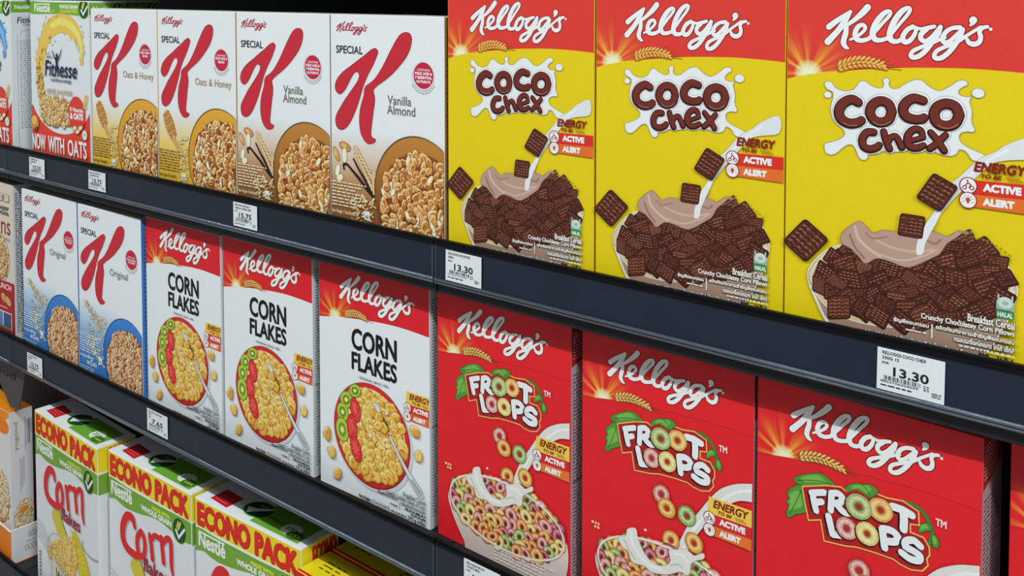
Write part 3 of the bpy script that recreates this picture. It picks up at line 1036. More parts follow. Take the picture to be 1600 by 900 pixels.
        for k in range(150):
            t = rng.random()
            if k < 70:
                px, pz = 26 + 52 * t + rng.gauss(0, 4 + 5 * t), 128 - 34 * t + rng.gauss(0, 4 + 4 * t)
            else:
                px, pz = rng.uniform(28, 80), rng.uniform(28, 96)
                if abs((px - 50) * 0.8 + (pz - 62)) > 22 and rng.random() < 0.7:
                    continue
            if pz > 152:
                continue
            r = rng.gauss(-0.7, 0.5)
            s.ellipse(px, pz, 4.4, 1.7, '#6b6a58', r, 8, 0.2)
            s.ellipse(px, pz + 0.2, 3.9, 1.2, rng.choice(['#d8ccae', '#c6b48c', '#e6decb']), r, 8, 0.2)
        s.build('oat_picture', panel)
    s = Sheet(F)
    tc = {'vanilla': '#e2d3b8', 'oats': '#7d5a1a', 'original': '#cfe0ee'}[variant]
    s.dashes(2, 43, 72, 77, 8, tc, rng, 0.4, 3, 12, 0.4)
    s.text('Net Weight / น้ำหนักสุทธิ /', 2, 33, 48, 40, tc, 0.2)
    s.text('385 g (กรัม)' if variant != 'original' else '360 g (กรัม)', 24, 22, 56, 31, tc, 0.5)
    s.dashes(2, 8, 60, 20, 3, tc, rng, 0.4, 3, 9)
    s.rect(63, 33, 73, 44, '#e8e6de')
    s.rect(65, 34.5, 71, 38.5, '#8c97a0')
    s.build('small_print', panel)
    # bowl of flakes running off the right and bottom edges
    s = Sheet(F)
    rim = {'vanilla': [(0.0, '#5e3512'), (0.06, '#7d4c1e'), (0.105, '#a8712f'), (0.14, '#b37c38')],
           'oats': [(0.0, '#b87f22'), (0.06, '#c98f28'), (0.14, '#d6a032')],
           'original': [(0.0, '#1c4f93'), (0.06, '#2464ae'), (0.13, '#3c84cc')]}[variant]
    cx, cz, R = {'vanilla': (156.5, 72, 73), 'oats': (159.5, 71, 76.5), 'original': (147.5, 56, 68)}[variant]
    s.ellipse(cx - 1, cz + 0.6, R + 1.0, R + 1.0, '#5a4526' if variant != 'original' else '#1b467f', n=72)
    s.ellipse(cx, cz, R, R, graded_ink(rim), n=72)
    ix, iz, IR = {'vanilla': (160, 60, 67), 'oats': (161, 62, 69), 'original': (151, 45, 62)}[variant]
    pal = {'vanilla': ('#7c4517', ['#c58a45', '#b97a38', '#d3a163', '#a8682e'], ['#e3bd83', '#eacfa0']),
           'oats': ('#743a12', ['#c08440', '#ad6a30', '#cf9c58', '#96501f'], ['#e8c78e', '#eed6a6']),
           'original': ('#7d4a24', ['#c9976a', '#ba8252', '#d8b084', '#a5663a'], ['#e6cba4', '#eed9ba'])}[variant]
    s.ellipse(ix, iz, IR, IR, '#7d4a22', n=60, jit=0.025, rng=rng)
    s.ellipse(ix + 1, iz - 1, IR * 0.98, IR * 0.98, '#86421c', n=60)
    nuts = 0.16 if variant != 'original' else 0.0
    for px, pz in spread(rng, in_ellipse(ix, iz, IR * 0.96, IR * 0.96), (ix - IR, 2, 204, iz + IR), 7.0 if variant != 'original' else 5.8, 2600):
        if rng.random() < nuts:
            a = rng.uniform(0.6, 2.4)
            s.ellipse(px + 0.4, pz - 0.5, 8.4, 4.2, pal[0], a, 14, FINE)
            s.ellipse(px, pz, 7.4, 3.3, '#e9d9b4', a, 14, FINE)
            s.ellipse(px - 0.5, pz + 0.4, 5.0, 1.8, '#f0e6cc', a, 12, FINE)
        else:
            big = rng.uniform(6.4, 9.6) if variant != 'original' else rng.uniform(4.8, 7.6)
            flake(s, px, pz, big, rng, pal[0], pal[1], pal[2], squash=rng.uniform(0.42, 0.8), rot=(rng.gauss(1.5, 0.5) if variant == 'original' else None))
    s.build('bowl_picture', panel, {'vanilla': 'printed brown bowl of flakes', 'oats': 'printed ochre bowl of flakes', 'original': 'printed blue bowl of flakes'}[variant])

    return root, W, D


def corn_box(label, group, x, y, yaw, z):
    W, D, H = 0.2005, 0.055, 0.3015
    rng = random.Random(21)
    root = cereal_root('corn_flakes_box', label, group, x, y, yaw, W, D, z)
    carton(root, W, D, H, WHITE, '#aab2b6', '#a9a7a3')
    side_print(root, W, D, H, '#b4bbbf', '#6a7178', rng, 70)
    F = front_face(W, D, H)
    s = Sheet(F)
    s.rect(0, 0, 300, 400, RED)
    ccx, ccz = 31.0, 231.0
    s.poly([(ccx + 46 * math.cos(math.radians(a)), ccz + 46 * math.sin(math.radians(a))) for a in range(0, 360, 10)],
           sunburst_ink(ccx / 1000 - W / 2, ccz / 1000, 0.046, RED))
    arc = catmull([(-3, 225), (7.3, 226.6), (32.9, 231), (57.3, 234.3), (98.7, 238.8), (149.6, 241.5), (206.3, 239.3)], False, 4)
    s.poly([(-3, -5)] + arc + [(206, -5)], WHITE)
    panel = s.build('front_panel', root)
    s = Sheet(F)
    script(s, 39.5, 246.0, 173.5, 294.5, '#e2e5e4', '#6e1218')
    s.build('brand_lettering', panel, 'white script lettering across the red top')
    s = Sheet(F)
    wheat(s, 50, 234, 92, 237.5, 10.5)
    s.build('wheat_print', panel)
    s = Sheet(F)
    s.text('CORN', 62.8, 195.5, 145.2, 224.0, '#151413', 2.1)
    s.text('FLAKES', 62.8, 168.5, 145.2, 192.5, '#151413', 1.9)
    s.text('- ORIGINAL SINCE 1906 -', 74, 159.2, 133, 162.8, '#77797c', 0.1)
    s.build('product_lettering', panel, 'bold black condensed lettering')
    s = Sheet(F)
    energy(s, 160.5, 203.3, 127.3, 165.0)
    s.build('claims_badge', panel)
    s = Sheet(F)
    cx, cz = 98.5, 90.0
    s.ellipse(cx + 3, cz - 3.5, 71, 68, '#c3ccd0', n=60)
    s.ellipse(cx, cz, 70, 67.5, '#8f1a20', n=72)
    s.ellipse(cx - 0.6, cz + 0.6, 68.8, 66.4, '#c52a2e', n=72)
    s.ellipse(cx, cz + 1, 61.5, 60, '#e8dcc0', n=60)
    pal = ('#a8701f', ['#dfae49', '#e3b754', '#d39c3a', '#e9c268'], ['#f3d889', '#f0cf78'])
    s.ellipse(cx, cz + 1, 60, 58.5, '#c98f30', n=60, jit=0.03, rng=rng)
    for px, pz in spread(rng, in_ellipse(cx, cz + 1, 57, 56), (cx - 62, cz - 62, cx + 62, cz + 62), 8.2):
        flake(s, px, pz, rng.uniform(7.4, 11.0), rng, *pal)
    for k in range(26):
        px, pz = cx + rng.gauss(12, 13), cz + rng.gauss(4, 15)
        s.ellipse(px, pz, rng.uniform(1.2, 3.0), rng.uniform(0.8, 1.7), '#f2ead6', rng.uniform(0, 3), 9, 0.2, 0.2, rng)
    # kiwi slices
    for kx, kz, a, b, r in ((70, 142, 11.5, 8.5, 0.4), (53.5, 126, 12, 11, 0.6), (46.5, 108, 11, 12.5, 0.2), (45.5, 84, 12.5, 16.5, 0.1)):
        s.ellipse(kx, kz, a, b, '#5d7a22', r, 22)
        s.ellipse(kx + 0.3, kz, a * 0.92, b * 0.92, '#a9c345', r, 22)
        s.ellipse(kx + 0.6, kz - 0.3, a * 0.62, b * 0.6, '#86a82f', r, 18)
        s.lift()
        for k in range(16):
            t = 2 * math.pi * k / 16
            s.ellipse(kx + a * 0.45 * math.cos(t), kz + b * 0.45 * math.sin(t), 1.3, 0.6, '#2a3312', t, 6, 0)
        s.ellipse(kx + 0.3, kz, a * 0.25, b * 0.24, '#dbe3a4', r, 14)
    # strawberries
    for bx, bz, a, b, r in ((71, 117, 9.0, 15.5, 0.25), (64.5, 91.5, 9.2, 17.5, 0.05), (72, 65.5, 9.6, 16.5, 0.35)):
        s.ellipse(bx, bz, a * 1.06, b * 1.05, '#8c161c', r, 22)
        s.ellipse(bx, bz, a, b, '#cf2b2f', r, 22)
        s.ellipse(bx - 1.5, bz + 2, a * 0.5, b * 0.55, '#dd4a48', r, 18)
        s.lift()
        for k in range(26):
            t, q = rng.uniform(0, 6.28), math.sqrt(rng.random()) * 0.85
            px, pz = a * q * math.cos(t), b * q * math.sin(t)
            c, sn = math.cos(r), math.sin(r)
            s.ellipse(bx + px * c - pz * sn, bz + px * sn + pz * c, 0.6, 0.45, '#e8b27a', t, 6, 0)
    # spoon
    s.ellipse(110, 128, 9.5, 7.0, '#9aa5ad', -0.5, 20)
    s.ellipse(109.5, 129, 7.5, 5.2, '#cfd9de', -0.5, 20)
    s.stroke([(117, 124, 3.5), (127, 116, 2.6), (132, 107, 2.4)], '#5b4a3a')
    for px, pz in ((104, 124), (114, 118), (122, 108), (112, 108)):
        flake(s, px, pz, 8, rng, *pal)
    SP = [(134.5, 99, 3.4), (147, 83, 3.8), (159, 69, 4.6), (173, 55, 7.5), (185, 44.5, 9.0)]
    s.stroke([(a + 1.5, b - 2.5, w) for a, b, w in SP], '#c0c8cc', grow=1.0)
    s.stroke(SP, '#6d757c', grow=1.3)
    s.stroke(SP, '#b4bcc2')
    s.stroke([(a - 0.3, b + 0.7, w * 0.45) for a, b, w in SP], '#dfe5e8')
    s.stroke([(172, 55.5, 2.4), (185, 44.5, 3.6)], '#8e979e')
    for px, pz, r, q in ((177.6, 118.5, 7.8, 0.95), (184, 89, 7.2, 0.85), (25.2, 48.5, 7.6, 0.95), (36, 22.5, 9.5, 0.62), (16.5, 71, 9.6, 0.7)):
        flake(s, px, pz, r, rng, *pal, squash=q)
    s.build('bowl_picture', panel, 'printed red bowl of corn flakes, fruit and spoon')
    s = Sheet(F)
    K = '#3a3d40'
    s.text('Breakfast Cereal', 157, 30.5, 195, 36.5, K, 0.1)
    s.text('Toasted Golden Flakes of Corn', 126, 24, 195.3, 30.3, K, 0.1)
    s.text('ธัญพืชอบกรอบ', 112, 20.5, 147.5, 25, K, 0.25)
    s.text('ผลิตภัณฑ์อาหารเช้า', 153, 18.8, 195.3, 23.4, K, 0.25)
    s.dashes(160, 14.3, 195.3, 17.2, 1, K, rng, 0.7, 2, 9, 0)
    s.dashes(170, 10.5, 195.3, 13, 1, K, rng, 0.7, 2, 9, 0)
    s.dashes(135, 13, 147.5, 15.5, 1, K, rng, 0.7, 2, 5, 0)
    s.rect(150.1, 11, 150.9, 20.5, K)
    s.text('Net Weight /', 77, 3.3, 101, 9.0, K, 0.5)
    s.text('น้ำหนักสุทธิ', 103, 3.0, 133, 10.0, K, 0.15)
    s.dashes(136, 4.5, 163, 7.0, 1, K, rng, 0.7, 2, 6, 0)
    s.text('275 g (กรัม)', 165, 2.6, 195.3, 9.6, K, 0.5)
    s.build('small_print', panel)
    return root, W, D


def froot_box(label, group, x, y, yaw, z):
    W, D, H = 0.1995, 0.056, 0.300
    rng = random.Random(31)
    red = '#d6212a'
    root = cereal_root('fruit_ring_cereal_box', label, group, x, y, yaw, W, D, z)
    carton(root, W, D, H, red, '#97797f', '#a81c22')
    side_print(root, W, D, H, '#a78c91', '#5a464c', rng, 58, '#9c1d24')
    F = front_face(W, D, H)
    s = Sheet(F)
    s.rect(0, 0, 300, 400, red)
    ccx, ccz = 27.0, 229.0
    s.poly([(ccx + 46 * math.cos(math.radians(a)), ccz + 46 * math.sin(math.radians(a))) for a in range(0, 360, 10)],
           sunburst_ink(ccx / 1000 - W / 2, ccz / 1000, 0.046, red))
    arc = catmull([(-3, 224), (1, 224.6), (40.2, 231.2), (90.8, 235.7), (130, 238.5), (159.4, 239.5), (206, 238)], False, 4)
    s.poly([(-3, -5)] + arc + [(206, -5)], '#d31f28')
    s.stroke(arc, '#b01a20', 0.7, smooth=0)
    panel = s.build('front_panel', root)
    s = Sheet(F)
    script(s, 32.0, 245.0, 166.0, 291.8, '#e2e5e4', '#6e1218')
    s.build('brand_lettering', panel, 'white script lettering across the top')
    s = Sheet(F)
    wheat(s, 42, 231, 86, 233.5, 10.5, '#e0bb6c', '#7a4a10')
    s.build('wheat_print', panel)
    s = Sheet(F)
    leaf(s, [(37.4,211.6),(42.3,216.4),(50.1,220.9),(59.1,224.5),(65.4,225.3),(70.5,223.3),(76.9,218.6),(68.1,216),(56.7,212.7),(45,208.7)], vein=[(41.1,212.2),(51.5,215.7),(64.3,218.7),(74.4,218.4)])
    leaf(s, [(46.4,208.3),(37.2,204.6),(31.3,197.5),(33.4,193.1),(30.5,188.3),(33.5,185.5),(30.9,179.5),(32.9,174.5),(40.2,180.2),(49.3,185.4),(51.8,191.9)], vein=[(33.6,177.9),(40,191.6),(45.1,204.7)])
    s.stroke([(136.4,225.2),(145.5,225.4),(153.4,221.8),(158.5,214.3),(160.8,205.9),(158.3,195.7)], '#3f7a36', 3.2)
    leaf(s, [(157.9,213.5),(152.4,211.5),(149.8,205.3),(150.9,203.4),(155.8,207),(160.2,209.2)])
    leaf(s, [(160.8,205.9),(164.7,203.9),(166.4,199.9),(164.8,195.3),(161.5,196.9)])
    PL = [(46.4,207.7),(68.1,216),(81.8,219.1),(86.8,217.1),(96.5,222),(103.8,219.8),(113.2,224),(122.6,223.3),(136.4,225.2),(148.9,220.8),(149.7,209.9),(142.4,208.5),(142.5,200.5),(153.8,199.8),(158.3,193.4),(158.6,187.1),(156.3,183.3),(157.5,177.9),(153.1,171.8),(144.2,169.2),(135.1,170.3),(129.3,172.6),(114.1,172.3),(97.3,171.1),(86.3,168.2),(67.6,165.7),(64.1,184),(52.6,179.4),(49.2,193.5)]
    s.stroke(PL + [PL[0]], '#e8923c', 2.6, smooth=0)
    s.stroke(PL + [PL[0]], '#f2d48a', 1.0, smooth=0)
    s.poly(PL, '#a81a20')
    leaf(s, [(86.8,218.3),(89.2,224),(96.4,227.6),(101.2,228.4),(108.4,230.4),(114.9,227.3),(112.1,222.7),(108,219.1),(102.6,220.6),(96.5,222.4)], vein=[(101.2,228),(106.1,224.3),(108,220.1)])

    def letter(strokes, w):
        for dx, dz, g, c in ((-1.0, -0.9, 1.6, '#17110f'), (0, 0, 0.9, '#17110f'), (0, 0, 0, '#dde4e8')):
            s.lift()
            for st in strokes:
                s.stroke([(a + dx, b + dz) + tuple(r) for a, b, *r in st], c, w * 1.1, grow=g, step=0, smooth=(3 if len(st) > 3 else 0), nd=4 if c != '#dde4e8' else 8)
    letter([[(55.7,205.2),(57.1,198.2),(59.3,190.2)], [(54.8,205.2),(66.7,209.6)], [(58.2,197.3),(64.3,200.3)]], 5.4)
    letter([[(73.5,210.7),(73.3,203.2),(72.9,195.4)], [(73.5,211.3),(79.4,213),(83.5,210.4),(81.4,205.4),(75.2,202.4)], [(78.3,203.1),(82.1,199.5),(85.9,197.8),(89.5,198.5)]], 5.4)
    letter([[(127.9,218.1),(136.5,218.1),(144,216.1)], [(137.1,217.2),(137.6,209.1),(137.4,201.4)]], 6.2)
    letter([[(71,189.4),(73,182),(75,174.1)], [(75,174.1),(82.5,175.9)]], 5.6)
    letter([[(119.3,195.3),(120.3,188.5),(121.6,179.4)], [(120.2,195.9),(127.7,196.6),(132.6,193.1),(130.2,188),(122.7,185.8)]], 5.8)
    letter([[(151.7,192),(146,195.1),(139.8,192.2),(139.3,187.3),(146.2,185.8),(151.2,183.7),(150.2,179.2),(142.9,178.1),(136,180.8)]], 5.6)

    def hoop(c, r, q, kind, rot=0.2):
        b, d, l = LOOP[kind]
        s.ellipse(c[0] - 0.8, c[1] - 1.0, r * 1.05, r * q * 1.05, '#4a1512', rot, 28)
        s.ellipse(c[0], c[1], r, r * q, b, rot, 28, 1, 0.02, rng)
        s.ring(c[0], c[1], r * 0.8, r * q * 0.8, r * 0.5, r * q * 0.5, l, rot, 24)
        s.ellipse(c[0], c[1], r * 0.36, r * q * 0.36, d, rot, 18)
        s.ellipse(c[0], c[1], r * 0.25, r * q * 0.25, '#a32a22', rot, 14)
        s.lift()
        for _ in range(26):
            a, k = rng.uniform(0, 6.28), rng.uniform(0.45, 0.92)
            s.ellipse(c[0] + r * k * math.cos(a), c[1] + r * q * k * math.sin(a), 0.7, 0.35, l if rng.random() < 0.5 else d, a, 6, 0)
    H4 = [(117.6,211.4),(98.5,207.7),(87.9,184.4),(106.3,186.3)]
    hoop(H4[0], 10.8, 0.97, 'tan')
    hoop(H4[1], 11.9, 0.94, 'green')
    hoop(H4[2], 9.6, 1.03, 'pink')
    hoop(H4[3], 10.2, 1.0, 'yellow')
    s.text('TM', 163.5, 214.5, 172.5, 221, '#e2d5d5', 0.5)
    s.build('product_lettering', panel, 'white block lettering with four rings for the letter O')

    s = Sheet(F)
    POUR = [(203, 193), (192, 191.5), (180, 187), (166, 178), (154, 164), (143, 148), (132, 132), (124, 116), (119, 102), (128, 100), (134, 112), (141, 124), (150, 137), (160, 150), (172, 163), (186, 173), (203, 178)]
    s.curve(POUR, '#d2d6d2', 3, line='#8f3a38', lw=0.8)
    s.stroke([(200, 187), (184, 181), (168, 168), (152, 149), (138, 129), (125, 104)], '#e6e9e6', 2.6)
    s.build('milk_pour', panel)
    s = Sheet(F)
    energy(s, 151.5, 198, 128.0, 167.5, '#ecc24e', '#cb242c', '#d8702e')
    s.build('claims_badge', panel)
    s = Sheet(F)
    for lx, lz, k, q in ((99.8, 151, 'pink', .92), (106.2, 138.8, 'tan', .95), (129.3, 138.6, 'green', .98), (111.4, 107.5, 'tan', .9), (137.4, 114, 'tan', .95)):
        loop(s, lx, lz, 9.6, rng, k, q, '#a8262a')
    OUT = [(20, 52), (24, 66), (36, 80), (60, 92), (95, 100), (130, 98), (160, 88), (184, 74), (195, 58), (197, 40), (193, 20), (184, 4), (180, -8), (60, -8), (46, 8), (30, 30)]
    s.curve(OUT, graded_ink([(0.0, '#bfb0aa'), (0.03, '#cdbfb8'), (0.06, '#d8cac2'), (0.10, '#d8b8ac')]), 4, line='#d9d3cf', lw=1.6)
    s.ellipse(108, 60, 84, 38.5, '#9a5c4e', -0.02, 48)
    for px, pz in spread(rng, in_ellipse(108, 60, 81, 36), (20, 20, 195, 100), 8.4):
        loop(s, px, pz, rng.uniform(7.6, 10.0), rng)
    s.ring(108, 60, 86, 40.5, 84, 38, '#dcd8d4', -0.02, 48)
    MILK = [(49,88.8),(58,92.7),(60.1,100.6),(65.3,104.3),(70.5,104.9),(72.8,96.7),(77.2,88.1),(83.1,81.3),(91.8,77),(103.2,78.1),(111.5,85.7),(110,97.6),(118.4,100.7),(128,104.9),(133.4,103.8),(138.9,102.1),(146.9,107.5),(149.6,106.7),(148.3,102.6),(140.3,97.7),(134.9,92),(133.6,82.9),(129.6,78.9),(122.7,79.9),(111.6,73.2),(100.4,68.9),(89,67),(80.2,70.1),(68.5,68.2),(64,71.7),(61,78.3),(53.5,80.7)]
    s.curve(MILK, '#d6d9d4', 4, line='#a9a39a', lw=0.8)
    for q, c, w in (([(63.9,98.7),(66.9,88.2),(74.3,79.4),(86,73.5),(100.4,73.3)], '#eceeea', 3.0), ([(56.5,88.3),(62.5,80.1),(70,72.6)], '#b4b6ae', 1.6), ([(115.6,96),(125.3,97.1),(132.2,93.4)], '#ebede9', 2.4), ([(111.6,81.9),(119.9,86.3),(125.4,84.7)], '#b8b9b2', 1.6)):
        s.stroke(q, c, w)
    for a, b, r in ((156, 92, 2.2), (163, 91, 1.5), (82, 108, 1.6)):
        s.ellipse(a, b, r, r * 0.8, '#e2e4e0', 0, 10)
    s.build('bowl_picture', panel, 'printed glass bowl of coloured cereal rings in milk')
    s = Sheet(F)
    s.dashes(15, 92.5, 25, 95.5, 1, '#e8d08a', rng, 0.9, 2, 4, 0)
    s.dashes(18.5, 88.5, 25, 91.5, 1, '#e8d08a', rng, 0.9, 2, 3, 0)
    s.dashes(92, 4, 190, 24, 5, '#e6dcd8', rng, 0.35, 3, 10, 0.3)
    s.stroke([(165, 85), (178, 76), (186, 66)], '#e0b8b4', 0.5)
    s.build('small_print', panel)
    return root, W, D


def econo_box(label, group, x, y, yaw, z):
    W, D, H = 0.2415, 0.070, 0.325
    rng = random.Random(41)
    GR, YE, RD = '#6f9f38', '#efcf26', '#d2251f'
    white = '#d3dae0'
    root = cereal_root('economy_corn_flakes_box', label, group, x, y, yaw, W, D, z)
    carton(root, W, D, H, white, white, '#d9dfe3')
    sf = side_face(W, D, H)
    s = Sheet(sf)
    s.rect(0, 0, 80, 400, white)
    s.rect(0, 281, 80, 400, YE)
    s.rect(0, 278, 80, 281.5, '#e8ecea')
    s.poly([(0, 243), (80, 240), (80, 278), (0, 278)], GR)
    s.text('ECONO', 20, 286, 66, 320, RD, 2.6)
    s.text('N', 40, 252, 60, 268, '#e4ecdf', 1.2)
    s.rect(16, 20, 64, 228, '#aab1b6')
    s.rect(17, 21, 63, 227, white)
    s.dashes(20, 30, 60, 220, 58, '#565c62', rng, 0.4, 2, 8, 0.3)
    s.build('side_panel', root)
    F = front_face(W, D, H)
    s = Sheet(F)
    s.rect(0, 0, 300, 400, white)
    s.rect(0, 280, 300, 400, YE)
    s.rect(0, 322.5, 300, 326, '#eef0ee')
    s.rect(0, 277.5, 300, 281.5, '#e3e8e6')
    s.curve([(-4, 277.5), (60, 277.5), (150, 277.5), (250, 277.5), (250, 244), (242, 245.5), (225, 243), (190, 247), (160, 252), (130, 251), (90, 244), (50, 241), (20, 246), (-4, 243)], GR, 4)
    for k in range(5):
        s.stroke([(6 + 48 * k, 318), (12 + 47 * k, 300), (8 + 48 * k, 284)], '#e3b71a', 1.6)
    panel = s.build('front_panel', root)
    s = Sheet(F)
    for g, c, o in ((1.6, '#8f1411', 0.5), (0.0, RD, 0.0)):
        s.text('ECONO', 5 - g / 2 + o, 284 - g / 2 - o, 131 + g / 2 + o, 320 + g / 2 - o, c, 4.2 + g)
        s.text('PACK', 141 - g / 2 + o, 283 - g / 2 - o, 234 + g / 2 + o, 319 + g / 2 - o, c, 4.2 + g)
    s.build('banner_lettering', panel, 'tall red lettering on the yellow band')
    s = Sheet(F)
    s.text('Nestlé', 8, 251.5, 73, 275, '#e3ebe3', 1.9)
    s.rect(9.5, 272.5, 71, 275.4, '#e3ebe3')
    s.text('MADE WITH', 132, 264.5, 182, 271.5, '#d3da3c', 0.9)
    s.text('WHOLE GRAIN', 99, 254, 187, 263.5, '#e3ebe3', 1.4)
    check_oval(s, 209, 256.5, 18, 19.5)
    s.build('brand_lettering', panel, 'white lettering and check emblem on the green band')
    s = Sheet(F)
    s.stroke([(182, 143), (184, 135), (190, 129), (215, 124), (238, 128)], '#565c60', 3.6)
    s.stroke([(182, 143), (184, 135), (190, 129), (215, 124), (238, 128)], '#b9bfc3', 1.8)
    s.curve([(65, 150), (75, 135), (90, 118), (110, 100), (125, 110), (120, 135), (105, 152), (92, 165), (80, 168)], '#c9bd3a', 4, line='#a8a050', lw=1.0)
    s.stroke([(92, 190), (96, 170), (106, 150), (122, 132)], '#5f7a3a', 3.4)
    s.curve([(150, 150), (175, 138), (200, 110), (215, 80), (220, 50), (190, 40), (160, 70), (145, 110)], '#c8b92a', 4, line='#8f8a30', lw=1.0)
    for k in range(60):
        t = rng.random()
        px, pz = 152 + 60 * t + rng.gauss(0, 6), 132 - 78 * t + rng.gauss(0, 6)
        s.ellipse(px, pz, 3.2, 2.6, rng.choice(['#d9c93a', '#cdbb2a', '#e2d65a']), 0, 8, 0.2)
    s.ellipse(112, 62, 74, 52, '#b4b6b2', -0.55, 40)
    s.ellipse(112, 62, 71, 49, '#cfd2cf', -0.55, 40)
    pal = ('#a8752a', ['#d9b04c', '#cf9f3e', '#e2c066'], ['#ecd48c'])
    for px, pz in spread(rng, in_poly([(50, 70), (60, 96), (90, 108), (120, 125), (150, 130), (160, 105), (150, 70), (165, 40), (140, 30), (100, 60)]), (40, 20, 180, 140), 6.4):
        flake(s, px, pz, rng.uniform(5.5, 8.5), rng, *pal)
    s.poly([(58, 4), (66, 78), (176, 40), (176, 4)], '#cfcbb4')
    s.stroke([(58, 4), (66, 78), (176, 40)], '#4c4a40', 1.0, smooth=0)
    for k in range(9):
        s.stroke([(74 + 8 * k, 66 - 2.8 * k), (76 + 8 * k, 72 - 2.8 * k), (79 + 8 * k, 64 - 2.8 * k)], '#3a3830', 1.3)
    s.text('Whole', 80, 28, 136, 58, '#3a3830', 1.4, 0.2, -0.33)
    for k in range(5):
        s.stroke([(4, 122 - 8 * k), (30, 114 - 8 * k), (62, 95 - 7 * k)], '#5f6a74', 0.9)
    for k in range(9):
        s.rect(12, 4 + 7 * k, 18, 8 + 7 * k, '#6a7076')
    s.ellipse(208, 62, 16, 16, '#d9dad2')
    s.ellipse(208, 62, 14.5, 14.5, '#a8a84a')
    s.build('corn_picture', panel)
    s = Sheet(F)
    L = [[(82.5,219.8,7.3),(75.6,232.3,10.2),(58.6,229.3,11),(46.2,208.7,11.9),(46.5,186.9,11.9),(59.4,175.1,11.1),(83.4,172.3,10.2),(99.2,175.3,7.2)],
         [(101.4,218.2,7.9),(90.6,205.1,8.7),(90,186,8.7),(97.8,176.7,7.9),(108.8,182,7.9),(112.6,199.4,8.6),(108.3,213.9,7.9),(101.4,218.2,7.9)],
         [(127.2,220.5,8.5),(131.7,202.2,8.5),(134,184.4,8.5)], [(131.6,215.4,6.4),(141.1,225.3,7),(153.9,225.8,7.7)],
         [(160.7,228.2,8.3),(163.7,207,8.3),(166,190.8,8.3)], [(164.1,220.2,6.2),(175.1,232,7.6),(185.8,232.6,8.2),(188,215.7,8.2),(188.3,192.5,7.5),(192.3,178.9,4.8)]]
    for g, c in ((1.6, '#e9edef'), (0.7, '#9c1a1c'), (0, '#cf2426')):
        s.lift()
        for st in L:
            s.stroke([(p[0], p[1], p[2] * 1.3) for p in st], c, grow=g, step=0)
    s.text('flakes', 106, 155, 178, 179, '#8d2030', 1.6)
    s.build('product_lettering', panel, 'red rounded lettering')
    T = top_face(W, D, H)
    s = Sheet(T)
    s.rect(0, 0, 300, 100, '#e3e8ec')
    s.poly([(22, 12), (66, 8), (66, 40), (22, 44)], '#c41f2c')
    for k in range(4):
        s.stroke([(30, 17 + 6 * k), (58, 15 + 6 * k)], '#e07d80', 0.8, smooth=0)
    s.poly([(122, 6), (226, 6), (226, 58), (122, 58)], '#6aa636')
    s.poly([(122, 30), (190, 26), (190, 30), (122, 34)], '#4c7f28')
    s.ellipse(192, 26, 18, 13, '#d9e4d2', 0.1, 24)
    s.dashes(182, 21, 202, 30, 2, '#4a6a4a', rng, 0.6, 3, 7, 0)
    s.ellipse(208, 18, 15, 10, '#3b6f2a', 0.1, 24)
    s.dashes(199, 14, 218, 21, 1, '#b9c93a', rng, 0.7, 3, 5, 0)
    s.ellipse(110, 34, 28, 21, '#7fb23a', 0.0, 40)
    s.ellipse(110, 34, 26, 19, '#17492a', 0.0, 40)
    s.poly([(88, 32), (100, 18), (108, 26), (130, 44), (128, 48), (104, 34)], '#e6ece6')
    s.stroke([(104, 42), (118, 46)], '#cfd04a', 1.6, smooth=0)
    s.build('top_panel', root)
    return root, W, D


